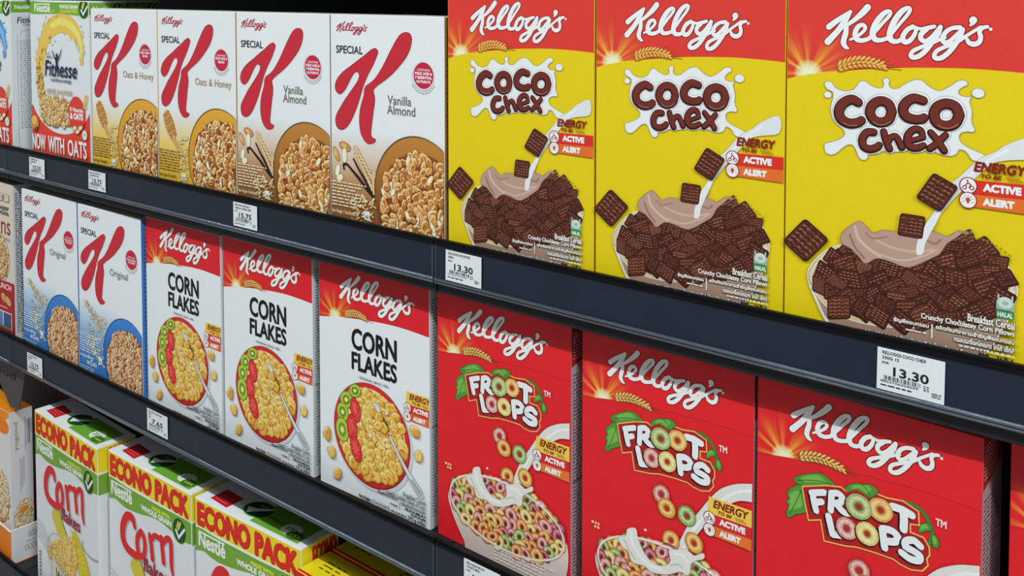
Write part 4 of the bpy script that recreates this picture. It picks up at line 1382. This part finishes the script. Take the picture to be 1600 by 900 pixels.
def fitness_box(label, group, x, y, yaw, z, blue=False):
    W, D, H = 0.2080, 0.068, 0.3020
    rng = random.Random(51)
    GR, RD = '#6da534', '#d1412e'
    white = '#d3dde2'
    root = cereal_root('wholegrain_flakes_box', label, group, x, y, yaw, W, D, z)
    carton(root, W, D, H, white, white, '#dfe8e2')
    sf = side_face(W, D, H)
    s = Sheet(sf)
    s.rect(0, 0, 90, 400, '#cfd9de')
    s.rect(0, 278.5, 90, 299, GR)
    s.text('Nestlé', 8, 285, 36, 293, '#dfe9dd', 0.6)
    check_oval(s, 52, 288.5, 8.5, 9.5)
    s.text('Fitnesse', 12, 258, 60, 270, '#3a4560', 0.6, 0.15)
    s.stroke([(34, 268), (36, 276), (40, 268)], '#3a4560', 1.0, smooth=0)
    s.rect(22, 254, 50, 255.4, '#7a8796')
    s.stroke([(20, 232), (20, 244), (50, 244), (50, 232)], '#6f7b85', 0.7, smooth=2)
    s.dashes(16, 60, 60, 228, 44, '#7d8a94', rng, 0.4, 1.5, 6, 0.15)
    s.stroke([(12, 236), (12, 6), (60, 6), (60, 236)], '#7a8590', 0.7, smooth=0)
    s.build('side_panel', root)
    F = front_face(W, D, H)
    s = Sheet(F)
    s.rect(0, 0, 300, 400, white)
    s.rect(0, 299, 300, 302, '#e3ebe0')
    s.curve([(-4, 299), (60, 299), (160, 299), (214, 299), (214, 277), (180, 276), (120, 279), (60, 278), (-4, 279)], GR, 3)
    s.rect(0, 0, 300, 113, RD)
    s.ellipse(106, 152, 114, 83, white, 0, 72)
    panel = s.build('front_panel', root)
    s = Sheet(F)
    s.text('Nestlé', 17, 281, 76, 296.5, '#dde8da', 1.4)
    s.rect(19, 294.6, 75, 296.6, '#dde8da')
    s.text('WHOLE GRAIN', 108, 288.5, 173, 295, '#dde8da', 0.9)
    s.text('GUARANTEED', 112, 281, 172, 287.5, '#c9d63c', 0.5, 0.2)
    check_oval(s, 192.5, 288, 16, 15.5)
    s.build('brand_lettering', panel)
    s = Sheet(F)
    ya, yb = ('#3f8fd6', '#2f6fb8') if blue else ('#dbbf55', '#c9a03a')
    ARC = [(181, 196, 7), (184, 218, 13), (172, 242, 24), (150, 257, 31), (118, 263, 32), (84, 256, 32), (58, 238, 31), (42, 212, 29), (34, 184, 27), (33, 158, 26), (39, 134, 28), (52, 112, 34)]
    s.stroke(ARC, yb, grow=1.6, nd=14)
    s.stroke(ARC, ya, nd=14)
    s.stroke([(182, 205, 4), (183, 222, 8), (170, 245, 12), (146, 260, 12), (112, 266, 12), (80, 258, 10)], '#ecd873' if not blue else '#7db6e6')
    for k in range(60):
        i = rng.uniform(0, 7.9)
        j = int(i)
        p = [ARC[j][m] + (ARC[j + 1][m] - ARC[j][m]) * (i - j) for m in (0, 1, 2)]
        a = math.atan2(ARC[j + 1][1] - ARC[j][1], ARC[j + 1][0] - ARC[j][0])
        n = 1 if rng.random() < 0.75 else -1
        q = p[2] * rng.uniform(0.42, 0.85)
        ox, oz = p[0] + math.sin(a) * q * n, p[1] - math.cos(a) * q * n
        s.ellipse(ox, oz, 5.0, 1.3, rng.choice([yb, ya, '#9aa6a0']), a + n * 0.5, 8, 0.2)
    pal = ('#7a5520', ['#cf9f55', '#c08a40', '#dcb878', '#a8702f'], ['#ebd6a6', '#f0e2c0'])
    pts = []
    for k in range(200):
        t = rng.random()
        j = 5 + t * 5.99
        i = int(j)
        p = [ARC[i][m] + (ARC[min(11, i + 1)][m] - ARC[i][m]) * (j - i) for m in (0, 1)]
        pts.append((p[0] + rng.gauss(0, 7), p[1] + rng.gauss(0, 5)))
    for px, pz in pts:
        if pz < 190 + rng.gauss(0, 30):
            flake(s, px, pz, rng.uniform(2.6, 4.2), rng, *pal)
    for px, pz in spread(rng, in_ellipse(96, 108, 60, 24), (30, 80, 160, 134), 6.5):
        if pz < 134 - 0.0 * px:
            flake(s, px, pz, rng.uniform(5, 8), rng, *pal)
    s.ellipse(14, 82, 14, 13, '#c98f3a', 0.2, 20, 1, 0.08, rng)
    s.ellipse(12, 86, 9, 8, '#dfb568', 0.2, 16, 1, 0.08, rng)
    s.ellipse(18, 70, 8, 4, '#6d3d16', 0.5, 12)
    s.build('bowl_picture', panel, 'printed curl of wheat turning into flakes')
    s = Sheet(F)
    NV = '#1f2742'
    s.text('Fitnesse', 55, 169, 169, 197, NV, 1.2, 0.18)
    s.text('NESTLE', 63, 201, 82, 205.5, '#5b6578', 0.4)
    s.stroke([(84, 214, 2.2), (91, 203, 3.2), (97, 199, 5.0)], NV)
    s.stroke([(116, 217, 2.2), (108, 204, 3.2), (100, 199, 5.0)], NV)
    s.stroke([(98, 200, 8.0), (99, 190, 7.0), (98, 182, 8.5)], NV)
    s.ellipse(100, 206.5, 3.4, 4.2, NV, 0, 14)
    s.text('nutritious energy', 77, 159, 150, 166.5, '#454c5c', 0.5, 0.15)
    s.text('HONEY & ALMOND', 62, 139, 153, 147.5, '#b0935e', 0.35)
    s.ellipse(166, 108, 28, 31, '#cf3c30', 0, 36)
    s.text('8 Vitamins', 143, 112, 189, 120, '#eee0dc', 0.8)
    s.text('& OATS', 143, 99, 188, 110.5, '#f2ecea', 1.6)
    for a, b in ((158, 84), (168, 79), (178, 86)):
        s.ellipse(a, b, 8, 4.5, '#8a5f30', 0.3, 14)
        s.ellipse(a, b, 7, 3.6, '#e6d2aa', 0.3, 14)
    for k in range(4):
        s.stroke([(188 + 3 * k, 120), (196 + 2.5 * k, 144)], '#d9b24a', 1.8, smooth=0)
    s.text('NOW', 4.5, 34, 54, 63, '#eef0ee', 1.6)
    s.text('WITH', 63, 34, 121, 63, '#eef0ee', 1.6)
    s.text('OATS', 133, 34, 198, 63, '#eef0ee', 1.6)
    s.dashes(4, 28.5, 160, 31.5, 1, '#e9b9ae', rng, 0.7, 2, 9, 0)
    s.ellipse(192, 75, 9, 9, '#aab2b2', 0, 20)
    s.ellipse(192, 75, 7.4, 7.4, '#dde2e0', 0, 20)
    s.stroke([(189, 72), (189, 78), (192, 74), (195, 78), (195, 72)], '#6c7676', 1.0, smooth=0)
    s.build('product_lettering', panel)
    return root, W, D


def granola_box(label, group, x, y, yaw, z):
    W, D, H = 0.192, 0.038, 0.296
    rng = random.Random(61)
    bg = '#cfc8ba'
    root = cereal_root('granola_box', label, group, x, y, yaw, W, D, z)
    carton(root, W, D, H, bg, '#bdbfbe', '#b8a89c')
    side_print(root, W, D, H, '#c4c9cb', '#2f3336', rng, 64)
    F = front_face(W, D, H)
    s = Sheet(F)
    s.rect(0, 0, 300, 400, bg)
    s.rect(0, 8, 300, 108, '#a81c26')
    s.rect(90, 48, 180, 62, '#cfd3d2')
    panel = s.build('front_panel', root)
    s = Sheet(F)
    s.text('ns', 143, 198, 181, 222, '#8a1c2c', 1.0)
    s.text('CEREAL', 150, 186, 180, 192, '#5f5a54', 0.3)
    s.stroke([(140, 240), (156, 244), (172, 240)], '#231f1c', 1.2)
    for k in range(5):
        for q in (-1, 1):
            s.ellipse(144 + 7 * k, 243 + q * 5, 5.2, 2.1, '#231f1c', q * 0.8, 10)
    s.text('CRUNCH', 110, 93, 182, 104, '#e8d5d0', 0.7)
    s.build('product_lettering', panel)
    s = Sheet(F)
    s.ellipse(100, 150, 76, 60, '#8fa09a', 0, 60)
    s.ellipse(100, 150, 73, 57, '#cfc7b4', 0, 60)
    pal = ('#6f4318', ['#c48a45', '#b4742f', '#d6a868'], ['#e8cda0'])
    for px, pz in spread(rng, in_ellipse(100, 150, 68, 53), (25, 112, 180, 210), 7):
        flake(s, px, pz, rng.uniform(5, 8.5), rng, *pal, squash=0.5)
    s.rect(0, 8, 300, 108, '#a81c26')
    s.text('CRUNCH', 110, 93, 182, 104, '#e8d5d0', 0.7)
    for a, b in ((152, 76), (168, 72)):
        s.ellipse(a, b, 15, 9, '#5d2f14', -0.4, 18)
        s.ellipse(a, b, 13, 7.6, '#c99d68', -0.4, 18)
    s.dashes(120, 56, 180, 60, 1, '#d9b7b2', rng)
    s.build('bowl_picture', panel)
    s = Sheet(F)
    s.rect(112, 18, 182, 50, '#d3d6d4')
    s.rect(114, 22, 146, 48, '#5b7fae')
    s.rect(149, 22, 180, 48, '#3f4f74')
    s.rect(114, 18, 180, 22, '#3f8a58')
    for k in range(3):
        s.rect(110 + 25 * k, 262, 130 + 25 * k, 276, '#8f8a80')
        s.rect(111 + 25 * k, 263, 129 + 25 * k, 275, bg)
    s.dashes(112, 265, 184, 273, 2, '#6f6a62', rng, 0.4, 2, 6)
    s.dashes(120, 2, 180, 6, 1, '#5a564e', rng)
    s.build('small_print', panel)
    return root, W, D


def banana_box(label, group, x, y, yaw, z, H):
    W, D = 0.235, 0.060
    rng = random.Random(71)
    YE = '#e0cf1e'
    root = cereal_root('yellow_corn_flakes_box', label, group, x, y, yaw, W, D, z)
    carton(root, W, D, H, '#c3202a', YE, YE)
    F = front_face(W, D, H)
    s = Sheet(F)
    s.rect(0, 0, 300, 400, YE)
    s.rect(0, H * 1000 - 26, 300, H * 1000, '#c3202a')
    s.ellipse(118, 110, 70, 60, '#e9dcc0', 0, 40)
    s.ellipse(118, 110, 62, 52, '#d5a440', 0, 40)
    s.build('front_panel', root)
    T = top_face(W, D, H)
    s = Sheet(T)
    s.rect(0, 0, 300, 100, YE)
    s.rect(0, 0, 300, 5, '#c3202a')
    s.dashes(20, 20, 62, 44, 3, '#5a4a10', rng, 0.3, 8, 20, 0.2)
    s.text('BANANA', 132, 30, 186, 44, '#2b2208', 1.2, 0.2)
    s.text('CORN FLAKES', 120, 14, 200, 28, '#2b2208', 1.4, 0.2)
    s.build('top_panel', root)
    return root, W, D


# ------------------------------------------------------------------ large structure: floor, back panel, shelves
S1, S2, S3 = 1.178, 0.838, 0.397
YR = -0.014                       # front face of the price rails

bm = bmesh.new()
add_box(bm, -6.0, 3.0, -3.2, 0.60, -0.05, 0.0)
floor = bm_obj('floor', bm, [solid('floor_vinyl', '#8f8d88', 0.35, 0.5, noise=0.08, scale=7)])
floor['kind'] = 'structure'
bm = bmesh.new()
add_box(bm, -6.0, 3.0, 0.470, 0.50, 0.0, 2.1)
wall = bm_obj('wall_back', bm, [solid('gondola_back_panel', '#15161a', 0.6, 0.3, raw=True)])
wall['kind'] = 'structure'

M_DECK = solid('shelf_black_steel', '#1b1c20', 0.5, 0.4, raw=True)
M_RAIL = solid('price_rail_navy_plastic', '#1c2434', 0.36, 0.5, noise=0.22, scale=22, raw=True)
M_TRIM = solid('rail_edge_black', '#08090b', 0.45, 0.25, raw=True)
M_LIP = solid('clear_lip_plastic', '#4e5965', 0.16, 0.9, noise=0.1, scale=40, coat=0.6, raw=True)
M_SIDE = solid('rail_end_grey', '#3d4654', 0.4, 0.5, raw=True)


def shelf(label, x0, x1, z, lip_top, lip_bot):
    """One bay of shelving: deck, price rail with its dark upper edge and clear lower lip."""
    cx = (x0 + x1) / 2
    w = (x1 - x0) / 2
    t = thing('gondola_shelf', label, 'shelf', (cx, 0.0, z), 0.0, 'black shelves of the cereal aisle')
    bm = bmesh.new()
    add_box(bm, -w + 0.001, w - 0.001, YR + 0.005, 0.462, -0.030, 0.0)
    bm_obj('deck', bm, [M_DECK], t)
    lo, hi = lip_bot - z, lip_top - z
    bm = bmesh.new()
    add_box(bm, -w + 0.0015, w - 0.0015, YR, YR + 0.004, lo + 0.004, hi - 0.0065)
    bevelled(bm, 0.0006, 1)
    rail = bm_obj('price_rail', bm, [M_RAIL], t)
    bm = bmesh.new()
    add_box(bm, -w + 0.0008, w - 0.0008, YR - 0.0016, YR + 0.0045, hi - 0.0062, hi - 0.0036)
    add_box(bm, -w + 0.0008, w - 0.0008, YR + 0.0008, YR + 0.0052, hi - 0.0036, hi)
    bm_obj('upper_edge', bm, [M_TRIM], t, False)
    # lower lip: two slim rounded ribs that catch the aisle lights
    bm = bmesh.new()
    for rz, ry, rr in ((lo + 0.0048, YR - 0.0012, 0.0019), (lo + 0.0012, YR - 0.0004, 0.0017)):
        rings = []
        for xx in (-w + 0.001, w - 0.001):
            rings.append([bm.verts.new((xx, ry + rr * math.cos(2 * math.pi * k / 12), rz + rr * math.sin(2 * math.pi * k / 12))) for k in range(12)])
        for k in range(12):
            bm.faces.new((rings[0][k], rings[1][k], rings[1][(k + 1) % 12], rings[0][(k + 1) % 12]))
        bm.faces.new(rings[0])
        bm.faces.new(rings[1][::-1])
    bm_obj('lower_lip', bm, [M_LIP], t, True)
    bm = bmesh.new()
    for sx in (-1, 1):
        x = sx * (w - 0.0022)
        add_box(bm, x - 0.0008, x + 0.0008, YR - 0.0008, YR + 0.006, lo + 0.003, hi - 0.007)
    bm_obj('end_cap', bm, [M_SIDE], t)
    return t


BAYS = [(-2.965, -1.876), (-1.875, -0.786), (-0.785, 0.304)]
HOLD = {0: ['above the wholegrain flakes boxes', 'above the white boxes with the big red letter', 'above the yellow chocolate cereal boxes'],
        1: ['carrying the leftmost wholegrain flakes box', 'carrying the white boxes with the big red letter', 'carrying the yellow chocolate cereal boxes'],
        2: ['carrying the beige granola box', 'carrying the corn flakes boxes with red tops', 'carrying the red fruit ring boxes'],
        3: ['carrying the orange muesli display tray', 'carrying the economy pack boxes', 'below the red fruit ring boxes']}
for lv, (z, a, b) in enumerate(((1.560, 1.585, 1.535), (S1, 1.2121, 1.1605), (S2, 0.8565, 0.8005), (S3, 0.4150, 0.3600))):
    for bay, (x0, x1) in enumerate(BAYS):
        if lv == 3 and bay == 2:
            continue
        shelf('black shelf with navy price rail ' + HOLD[lv][bay], x0, x1, z, a, b)

# ------------------------------------------------------------------ upper shelf boxes
Z1, Z2, Z3 = S1, S2, S3
G_CH, G_SK = 'yellow chocolate cereal boxes on the upper shelf', 'white flake boxes with a big red letter'
c, W, D = coco_box('nearest yellow and red chocolate cereal box at the right end of the upper shelf', G_CH, -0.3672, 0.004, 0.0, Z1)
place_copy(c, 'middle yellow and red chocolate cereal box between its two twins', G_CH, -0.5733, 0.0045, 0.0, W, D, Z1)
place_copy(c, 'yellow and red chocolate cereal box right beside the white vanilla almond box', G_CH, -0.7805, 0.0050, 0.0, W, D, Z1)

HK = 0.290
v, W, D = special_box('vanilla', 'white vanilla almond box standing against the yellow chocolate cereal box', G_SK, -0.9850, 0.004, 0.0, Z1, HK)
place_copy(v, 'white vanilla almond box standing beside the oats and honey box', G_SK, -1.1865, 0.004, 0.0, W, D, Z1)
o, W, D = special_box('oats', 'white oats and honey box standing beside the vanilla almond box', G_SK, -1.3890, 0.004, 0.0, Z1, HK)
place_copy(o, 'white oats and honey box standing beside the green-topped wholegrain box', G_SK, -1.5908, 0.004, 0.0, W, D, Z1)

G_FT = 'green-topped wholegrain flakes boxes'
f, W, D = fitness_box('white wholegrain box with green top and yellow wheat curl', G_FT, -1.8040, 0.003, 0.0, Z1)
place_copy(f, 'green-topped wholegrain box half hidden behind the oats and honey box', G_FT, -1.8200, 0.078, 0.0, W, D, Z1)
fitness_box('white wholegrain box with blue wheat curl, cut by the left edge', G_FT, -2.0860, 0.001, 0.0, Z1, True)

# ------------------------------------------------------------------ middle shelf boxes
og, W, D = special_box('original', 'white and blue box with red letter next to the beige granola box', G_SK, -1.8395, -0.0030, 1.2, Z2, 0.2965)
place_copy(og, 'white and blue box with red letter next to the first corn flakes box', G_SK, -1.6370, -0.0015, 1.0, W, D, Z2)
G_CF = 'corn flakes boxes with red tops'
cf, W, D = corn_box('corn flakes box with red top next to the red fruit ring boxes', G_CF, -1.0250, 0.0150, 1.0, Z2)
place_copy(cf, 'corn flakes box with red top standing between two others like it', G_CF, -1.2375, 0.0125, 0.3, W, D, Z2)
place_copy(cf, 'corn flakes box with red top next to the white and blue box', G_CF, -1.4400, 0.0085, 0.2, W, D, Z2)
G_FR = 'red fruit ring cereal boxes on the middle shelf'
fr, W, D = froot_box('red fruit ring cereal box whose lettering is cut by the bottom edge', G_FR, -0.3990, 0.0195, -2.0, Z2)
place_copy(fr, 'red fruit ring cereal box standing between its two fully lettered twins', G_FR, -0.6020, 0.0225, -0.6, W, D, Z2)
place_copy(fr, 'red fruit ring cereal box standing beside the corn flakes box', G_FR, -0.8130, 0.0200, -0.6, W, D, Z2)
place_copy(fr, 'red fruit ring cereal box of which only a sliver shows at the right edge', G_FR, -0.1830, 0.0290, -0.5, W, D, Z2)
granola_box('beige and red granola box with nutrition table on its side, left edge', None, -2.0755, -0.0015, 0.6, Z2)

# ------------------------------------------------------------------ lower shelf boxes
G_EC = 'economy pack corn flakes boxes'
e, W, D = econo_box('economy pack corn flakes box nearest the yellow banana boxes', G_EC, -1.3165, 0.0112, 2.4, Z3)
place_copy(e, 'economy pack corn flakes box in the middle of the three', G_EC, -1.5685, 0.0090, 0.5, W, D, Z3)
place_copy(e, 'economy pack corn flakes box beside the orange muesli box', G_EC, -1.8255, 0.0060, -2.0, W, D, Z3)
G_BA = 'yellow banana corn flakes boxes on the lower shelf'
banana_box('front yellow corn flakes box, its top edge lit by the aisle light', G_BA, -1.0725, 0.0100, -1.0, Z3, 0.3030)
banana_box('rear yellow corn flakes box in shadow, behind the lit one', G_BA, -1.0690, 0.0715, -1.0, Z3, 0.3060)

# orange muesli box standing in its own display tray
rng = random.Random(81)
W, D, H = 0.150, 0.044, 0.285
yg = thing('muesli_box', 'white and orange muesli box standing in the orange display tray', 'cereal box', (-1.934 - W / 2, 0.0075 + D / 2, Z3 + 0.003), 0.0)
carton(yg, W, D, H, '#d0d3d2', '#cfd4d6', '#ef8a1e')
sf = side_face(W, D, H)
s = Sheet(sf)
s.rect(0, 0, 60, 400, '#cdd2d4')
s.text('yogood', 8, 205, 18, 262, '#a0885f', 0.5, rot90=True)
for k, (a, b) in enumerate(((120, 190), (130, 186), (140, 190), (200, 268), (210, 262))):
    s.rect(19 + 3.4 * k, a, 20.1 + 3.4 * k, b, '#6d7376')
s.rect(36, 214, 38, 262, '#4f5658')
s.ellipse(26, 70, 21, 37, '#a9a293', 0, 40)
s.ellipse(26, 70, 19.6, 35.5, '#cdbf9f', 0, 40)
pal = ('#7a5a34', ['#d2bd95', '#bfa27a', '#e0d2b4', '#c98d3c'], ['#efe6d0'])
for px, pz in spread(rng, in_ellipse(26, 70, 18, 33), (5, 35, 45, 106), 4.6):
    flake(s, px, pz, rng.uniform(3.2, 5), rng, *pal)
s.ellipse(24, 86, 9, 6, '#c9822f', 0.4, 14)
s.build('side_panel', yg)
F = front_face(W, D, H)
s = Sheet(F)
s.rect(0, 0, 300, 400, '#d0d3d2')
s.poly([(0, 400), (0, 262), (60, 250), (120, 258), (150, 276), (150, 400)], '#ef8a1e')
s.ellipse(120, 252, 28, 16, '#e8791c', 0, 24)
s.ellipse(104, 110, 44, 56, '#d9d4c8', 0, 40)
s.ellipse(104, 110, 41, 53, '#b99a68', 0, 40)
for px, pz in spread(rng, in_ellipse(104, 110, 38, 50), (60, 58, 148, 165), 6):
    flake(s, px, pz, rng.uniform(5, 7.5), rng, *pal)
s.rect(128, 14, 146, 34, '#4f8a3a')
s.build('front_panel', yg)

tr = thing('display_tray', 'low orange and white carton tray holding the muesli box', 'display tray', (-2.01, 0.03, Z3), math.radians(-2))
bm = bmesh.new()
x0, x1, y0, y1, h = -0.100, 0.100, -0.032, 0.060, 0.066
for q in ((x0, x1, y0, y1, 0.0004, 0.0020), (x0, x1, y0, y0 + 0.0016, 0.002, h), (x0, x0 + 0.0016, y0 + 0.0016, y1, 0.002, h)):
    add_box(bm, *q)
bm_obj('tray_walls', bm, [ink('#e67a18')], tr)
bm = bmesh.new()
vs, fs = add_box(bm, x1 - 0.0016, x1, y0 + 0.0016, y1, 0.002, h)
bm_obj('tray_side', bm, [ink('#cfd4d6')], tr)
bm = bmesh.new()
for q in ((x0, x1, y0 - 0.0004, y0 + 0.002, h, h + 0.0014), (x1 - 0.002, x1 + 0.0004, y0 + 0.002, y1, h, h + 0.0014)):
    add_box(bm, *q)
bm_obj('tray_rim', bm, [ink('#e6ebec')], tr)
sf = Face(lambda u, v, k: (x1 + 0.00004 + k * DZ, u / 1000 + y0, v / 1000), 1, 90, 3, 65)
s = Sheet(sf)
s.dashes(34, 42, 70, 56, 3, '#6d7376', rng, 0.4, 4, 10, 0.3)
for k in range(6):
    s.ring(30 + 7 * k, 24, 3.4, 6, 2.4, 4.8, '#8f7a62', 0, 14)
s.dashes(30, 34, 70, 38, 1, '#8f9496', rng, 0.5, 4, 9)
s.build('tray_print', tr)

# maroon divider board behind the tray and the dark header card that hangs over it
bm = bmesh.new()
prof = [(-0.16, 0.0), (0.115, 0.0), (0.115, 0.30), (0.112, 0.335), (0.100, 0.362), (0.080, 0.380), (0.05, 0.388), (-0.16, 0.392)]
a = [bm.verts.new((px, 0.0, pz)) for px, pz in prof]
b = [bm.verts.new((px, 0.004, pz)) for px, pz in prof]
bm.faces.new(a)
bm.faces.new(b[::-1])
for i in range(len(prof)):
    bm.faces.new((a[i - 1], a[i], b[i], b[i - 1]))
bmesh.ops.recalc_face_normals(bm, faces=list(bm.faces))
dv = bm_obj('divider_board', bm, [solid('maroon_board', '#4a1220', 0.5, 0.4, raw=True)])
dv.location = (-1.985, 0.105, Z3 + 0.0004)
tag(dv, 'maroon board with rounded corner behind the orange muesli tray', 'divider board')

hd = thing('header_card', 'dark hanging card lettered good above the orange muesli box', 'sign', (-1.955, 0.008, 0.7995), 0.0)
bm = bmesh.new()
prof = [(-0.12, 0.0), (0.098, 0.0), (0.063, -0.097), (0.025, -0.102), (-0.008, -0.072), (-0.030, -0.052), (-0.12, -0.052)]
a = [bm.verts.new((px, 0.0, pz)) for px, pz in prof]
b = [bm.verts.new((px, 0.0022, pz)) for px, pz in prof]
bm.faces.new(a)
bm.faces.new(b[::-1])
for i in range(len(prof)):
    bm.faces.new((a[i - 1], a[i], b[i], b[i - 1]))
bmesh.ops.recalc_face_normals(bm, faces=list(bm.faces))
bm_obj('card', bm, [solid('dark_card', '#4a4442', 0.4, 0.5, raw=True)], hd)
sf = Face(lambda u, v, k: (u / 1000, -0.00005 - k * DZ, v / 1000), -120, 95, -100, -1)
s = Sheet(sf)
s.text('good', -62, -50, 52, -30, '#0e0c0c', 1.6)
s.build('lettering', hd)

# ------------------------------------------------------------------ price tags in the rails
def price_tag(label, x, z, w, h, price, lines, tilt=0.0, digits=None):
    t = thing('price_tag', label, 'price tag', (x, YR - 0.0020, z), 0.0, 'paper price tags in the shelf rails')
    t.rotation_euler = (0, tilt, 0)
    bm = bmesh.new()
    add_box(bm, -w / 2, w / 2, -0.0003, 0.0003, -h / 2, h / 2)
    bm_obj('card', bm, [ink('#d6dfe4', 0.3, 0.5)], t)
    rg = random.Random(int(abs(x) * 1000))
    Fc = Face(lambda u, v, k: (u / 1000 - w / 2, -0.00034 - k * DZ, v / 1000 - h / 2), 0.3, w * 1000 - 0.3, 0.3, h * 1000 - 0.3)
    K = '#24282d'
    W, Hh = w * 1000, h * 1000
    s = Sheet(Fc)
    v = Hh - 4.6
    for i, ln in enumerate(lines):
        wd = min(W - 6, (1.95 if i < 2 else 1.9) * len(ln))
        s.text(ln, 4, v - (0.2 if i < 2 else 0), 4 + wd, v + (2.6 if i < 2 else 2.0), K, 0.25)
        v -= 4.2
    s.build('item_lettering', t)
    s = Sheet(Fc)
    s.text(price, W * 0.245, Hh * 0.375, W * 0.775, Hh * 0.60, K, 0.75)
    s.build('price_lettering', t)
    s = Sheet(Fc)
    u = W * 0.11
    while u < W * 0.66:
        bw = rg.choice((0.3, 0.3, 0.6, 0.9))
        s.rect(u, Hh * 0.255, u + bw, Hh * 0.36, K, 0.0)
        u += bw + rg.choice((0.3, 0.3, 0.6, 0.9))
    if digits:
        s.text(digits, W * 0.06, Hh * 0.19, W * 0.62, Hh * 0.245, K, 0.1)
    else:
        s.dashes(W * 0.06, Hh * 0.19, W * 0.62, Hh * 0.245, 1, K, rg, 0.6, 0.6, 1.4, 0)
    s.dashes(W * 0.06, Hh * 0.09, W * 0.55, Hh * 0.15, 1, K, rg, 0.55, 1.5, 6, 0.1)
    s.dashes(W * 0.7, Hh * 0.20, W * 0.78, Hh * 0.34, 3, K, rg, 0.5, 1, 3, 0)
    s.dashes(W * 0.82, Hh * 0.10, W * 0.97, Hh * 0.22, 3, K, rg, 0.5, 2, 6, 0.3)
    s.build('barcode', t)
    return t


ZT = 1.1853
price_tag('white price tag reading 13.30 under the nearest yellow chocolate cereal box', -0.2495, ZT, 0.0535, 0.0350, '13.30', ['KELLOGGS COCO CHEX', '330G 1S', 'MYR'], 0.01, '8852756304039')
price_tag('white price tag reading 13.30 at the rail joint beside the vanilla almond box', -0.7386, ZT, 0.0535, 0.0350, '13.30', ['KELLOGGS FROSTIES', '300G', 'MYR'], 0.01)
price_tag('white price tag reading 15.75 under the vanilla almond and oats boxes joint', -1.1432, ZT + 0.0012, 0.0535, 0.0335, '15.75', ['KELLOGGS SPECIAL K', 'VANILLA ALMOND 385G', 'MYR'])
price_tag('white price tag reading 15.75 under the first oats and honey box', -1.5425, ZT + 0.0008, 0.0535, 0.0310, '15.75', ['KELLOGGS SPECIAL K', 'OATS&HONEY 385G', 'MYR'])
price_tag('white price tag reading 15.55 under the green-topped wholegrain box', -1.7495, ZT - 0.0010, 0.0560, 0.0340, '15.55', ['FITNESSE HONEY', 'ALMOND 390G', 'MYR'])
price_tag('white price tag reading 15.75 under the white and blue box', -1.7735, 0.8240, 0.0560, 0.0355, '15.75', ['KELLOGGS SPECIAL K', 'ORIGINAL', 'MYR'])
price_tag('white price tag reading 7.65 under the corn flakes boxes', -1.3735, 0.8297, 0.0565, 0.0345, '7.65', ['KELLOGGS CORN FLAKES', '275G', 'MYR'])
price_tag('white price tag under the red fruit ring box, cut by the bottom edge', -0.7115, 0.8345, 0.0535, 0.0350, '13.30', ['KELLOGGS FROOT', 'LOOPS 300G', 'MYR'])
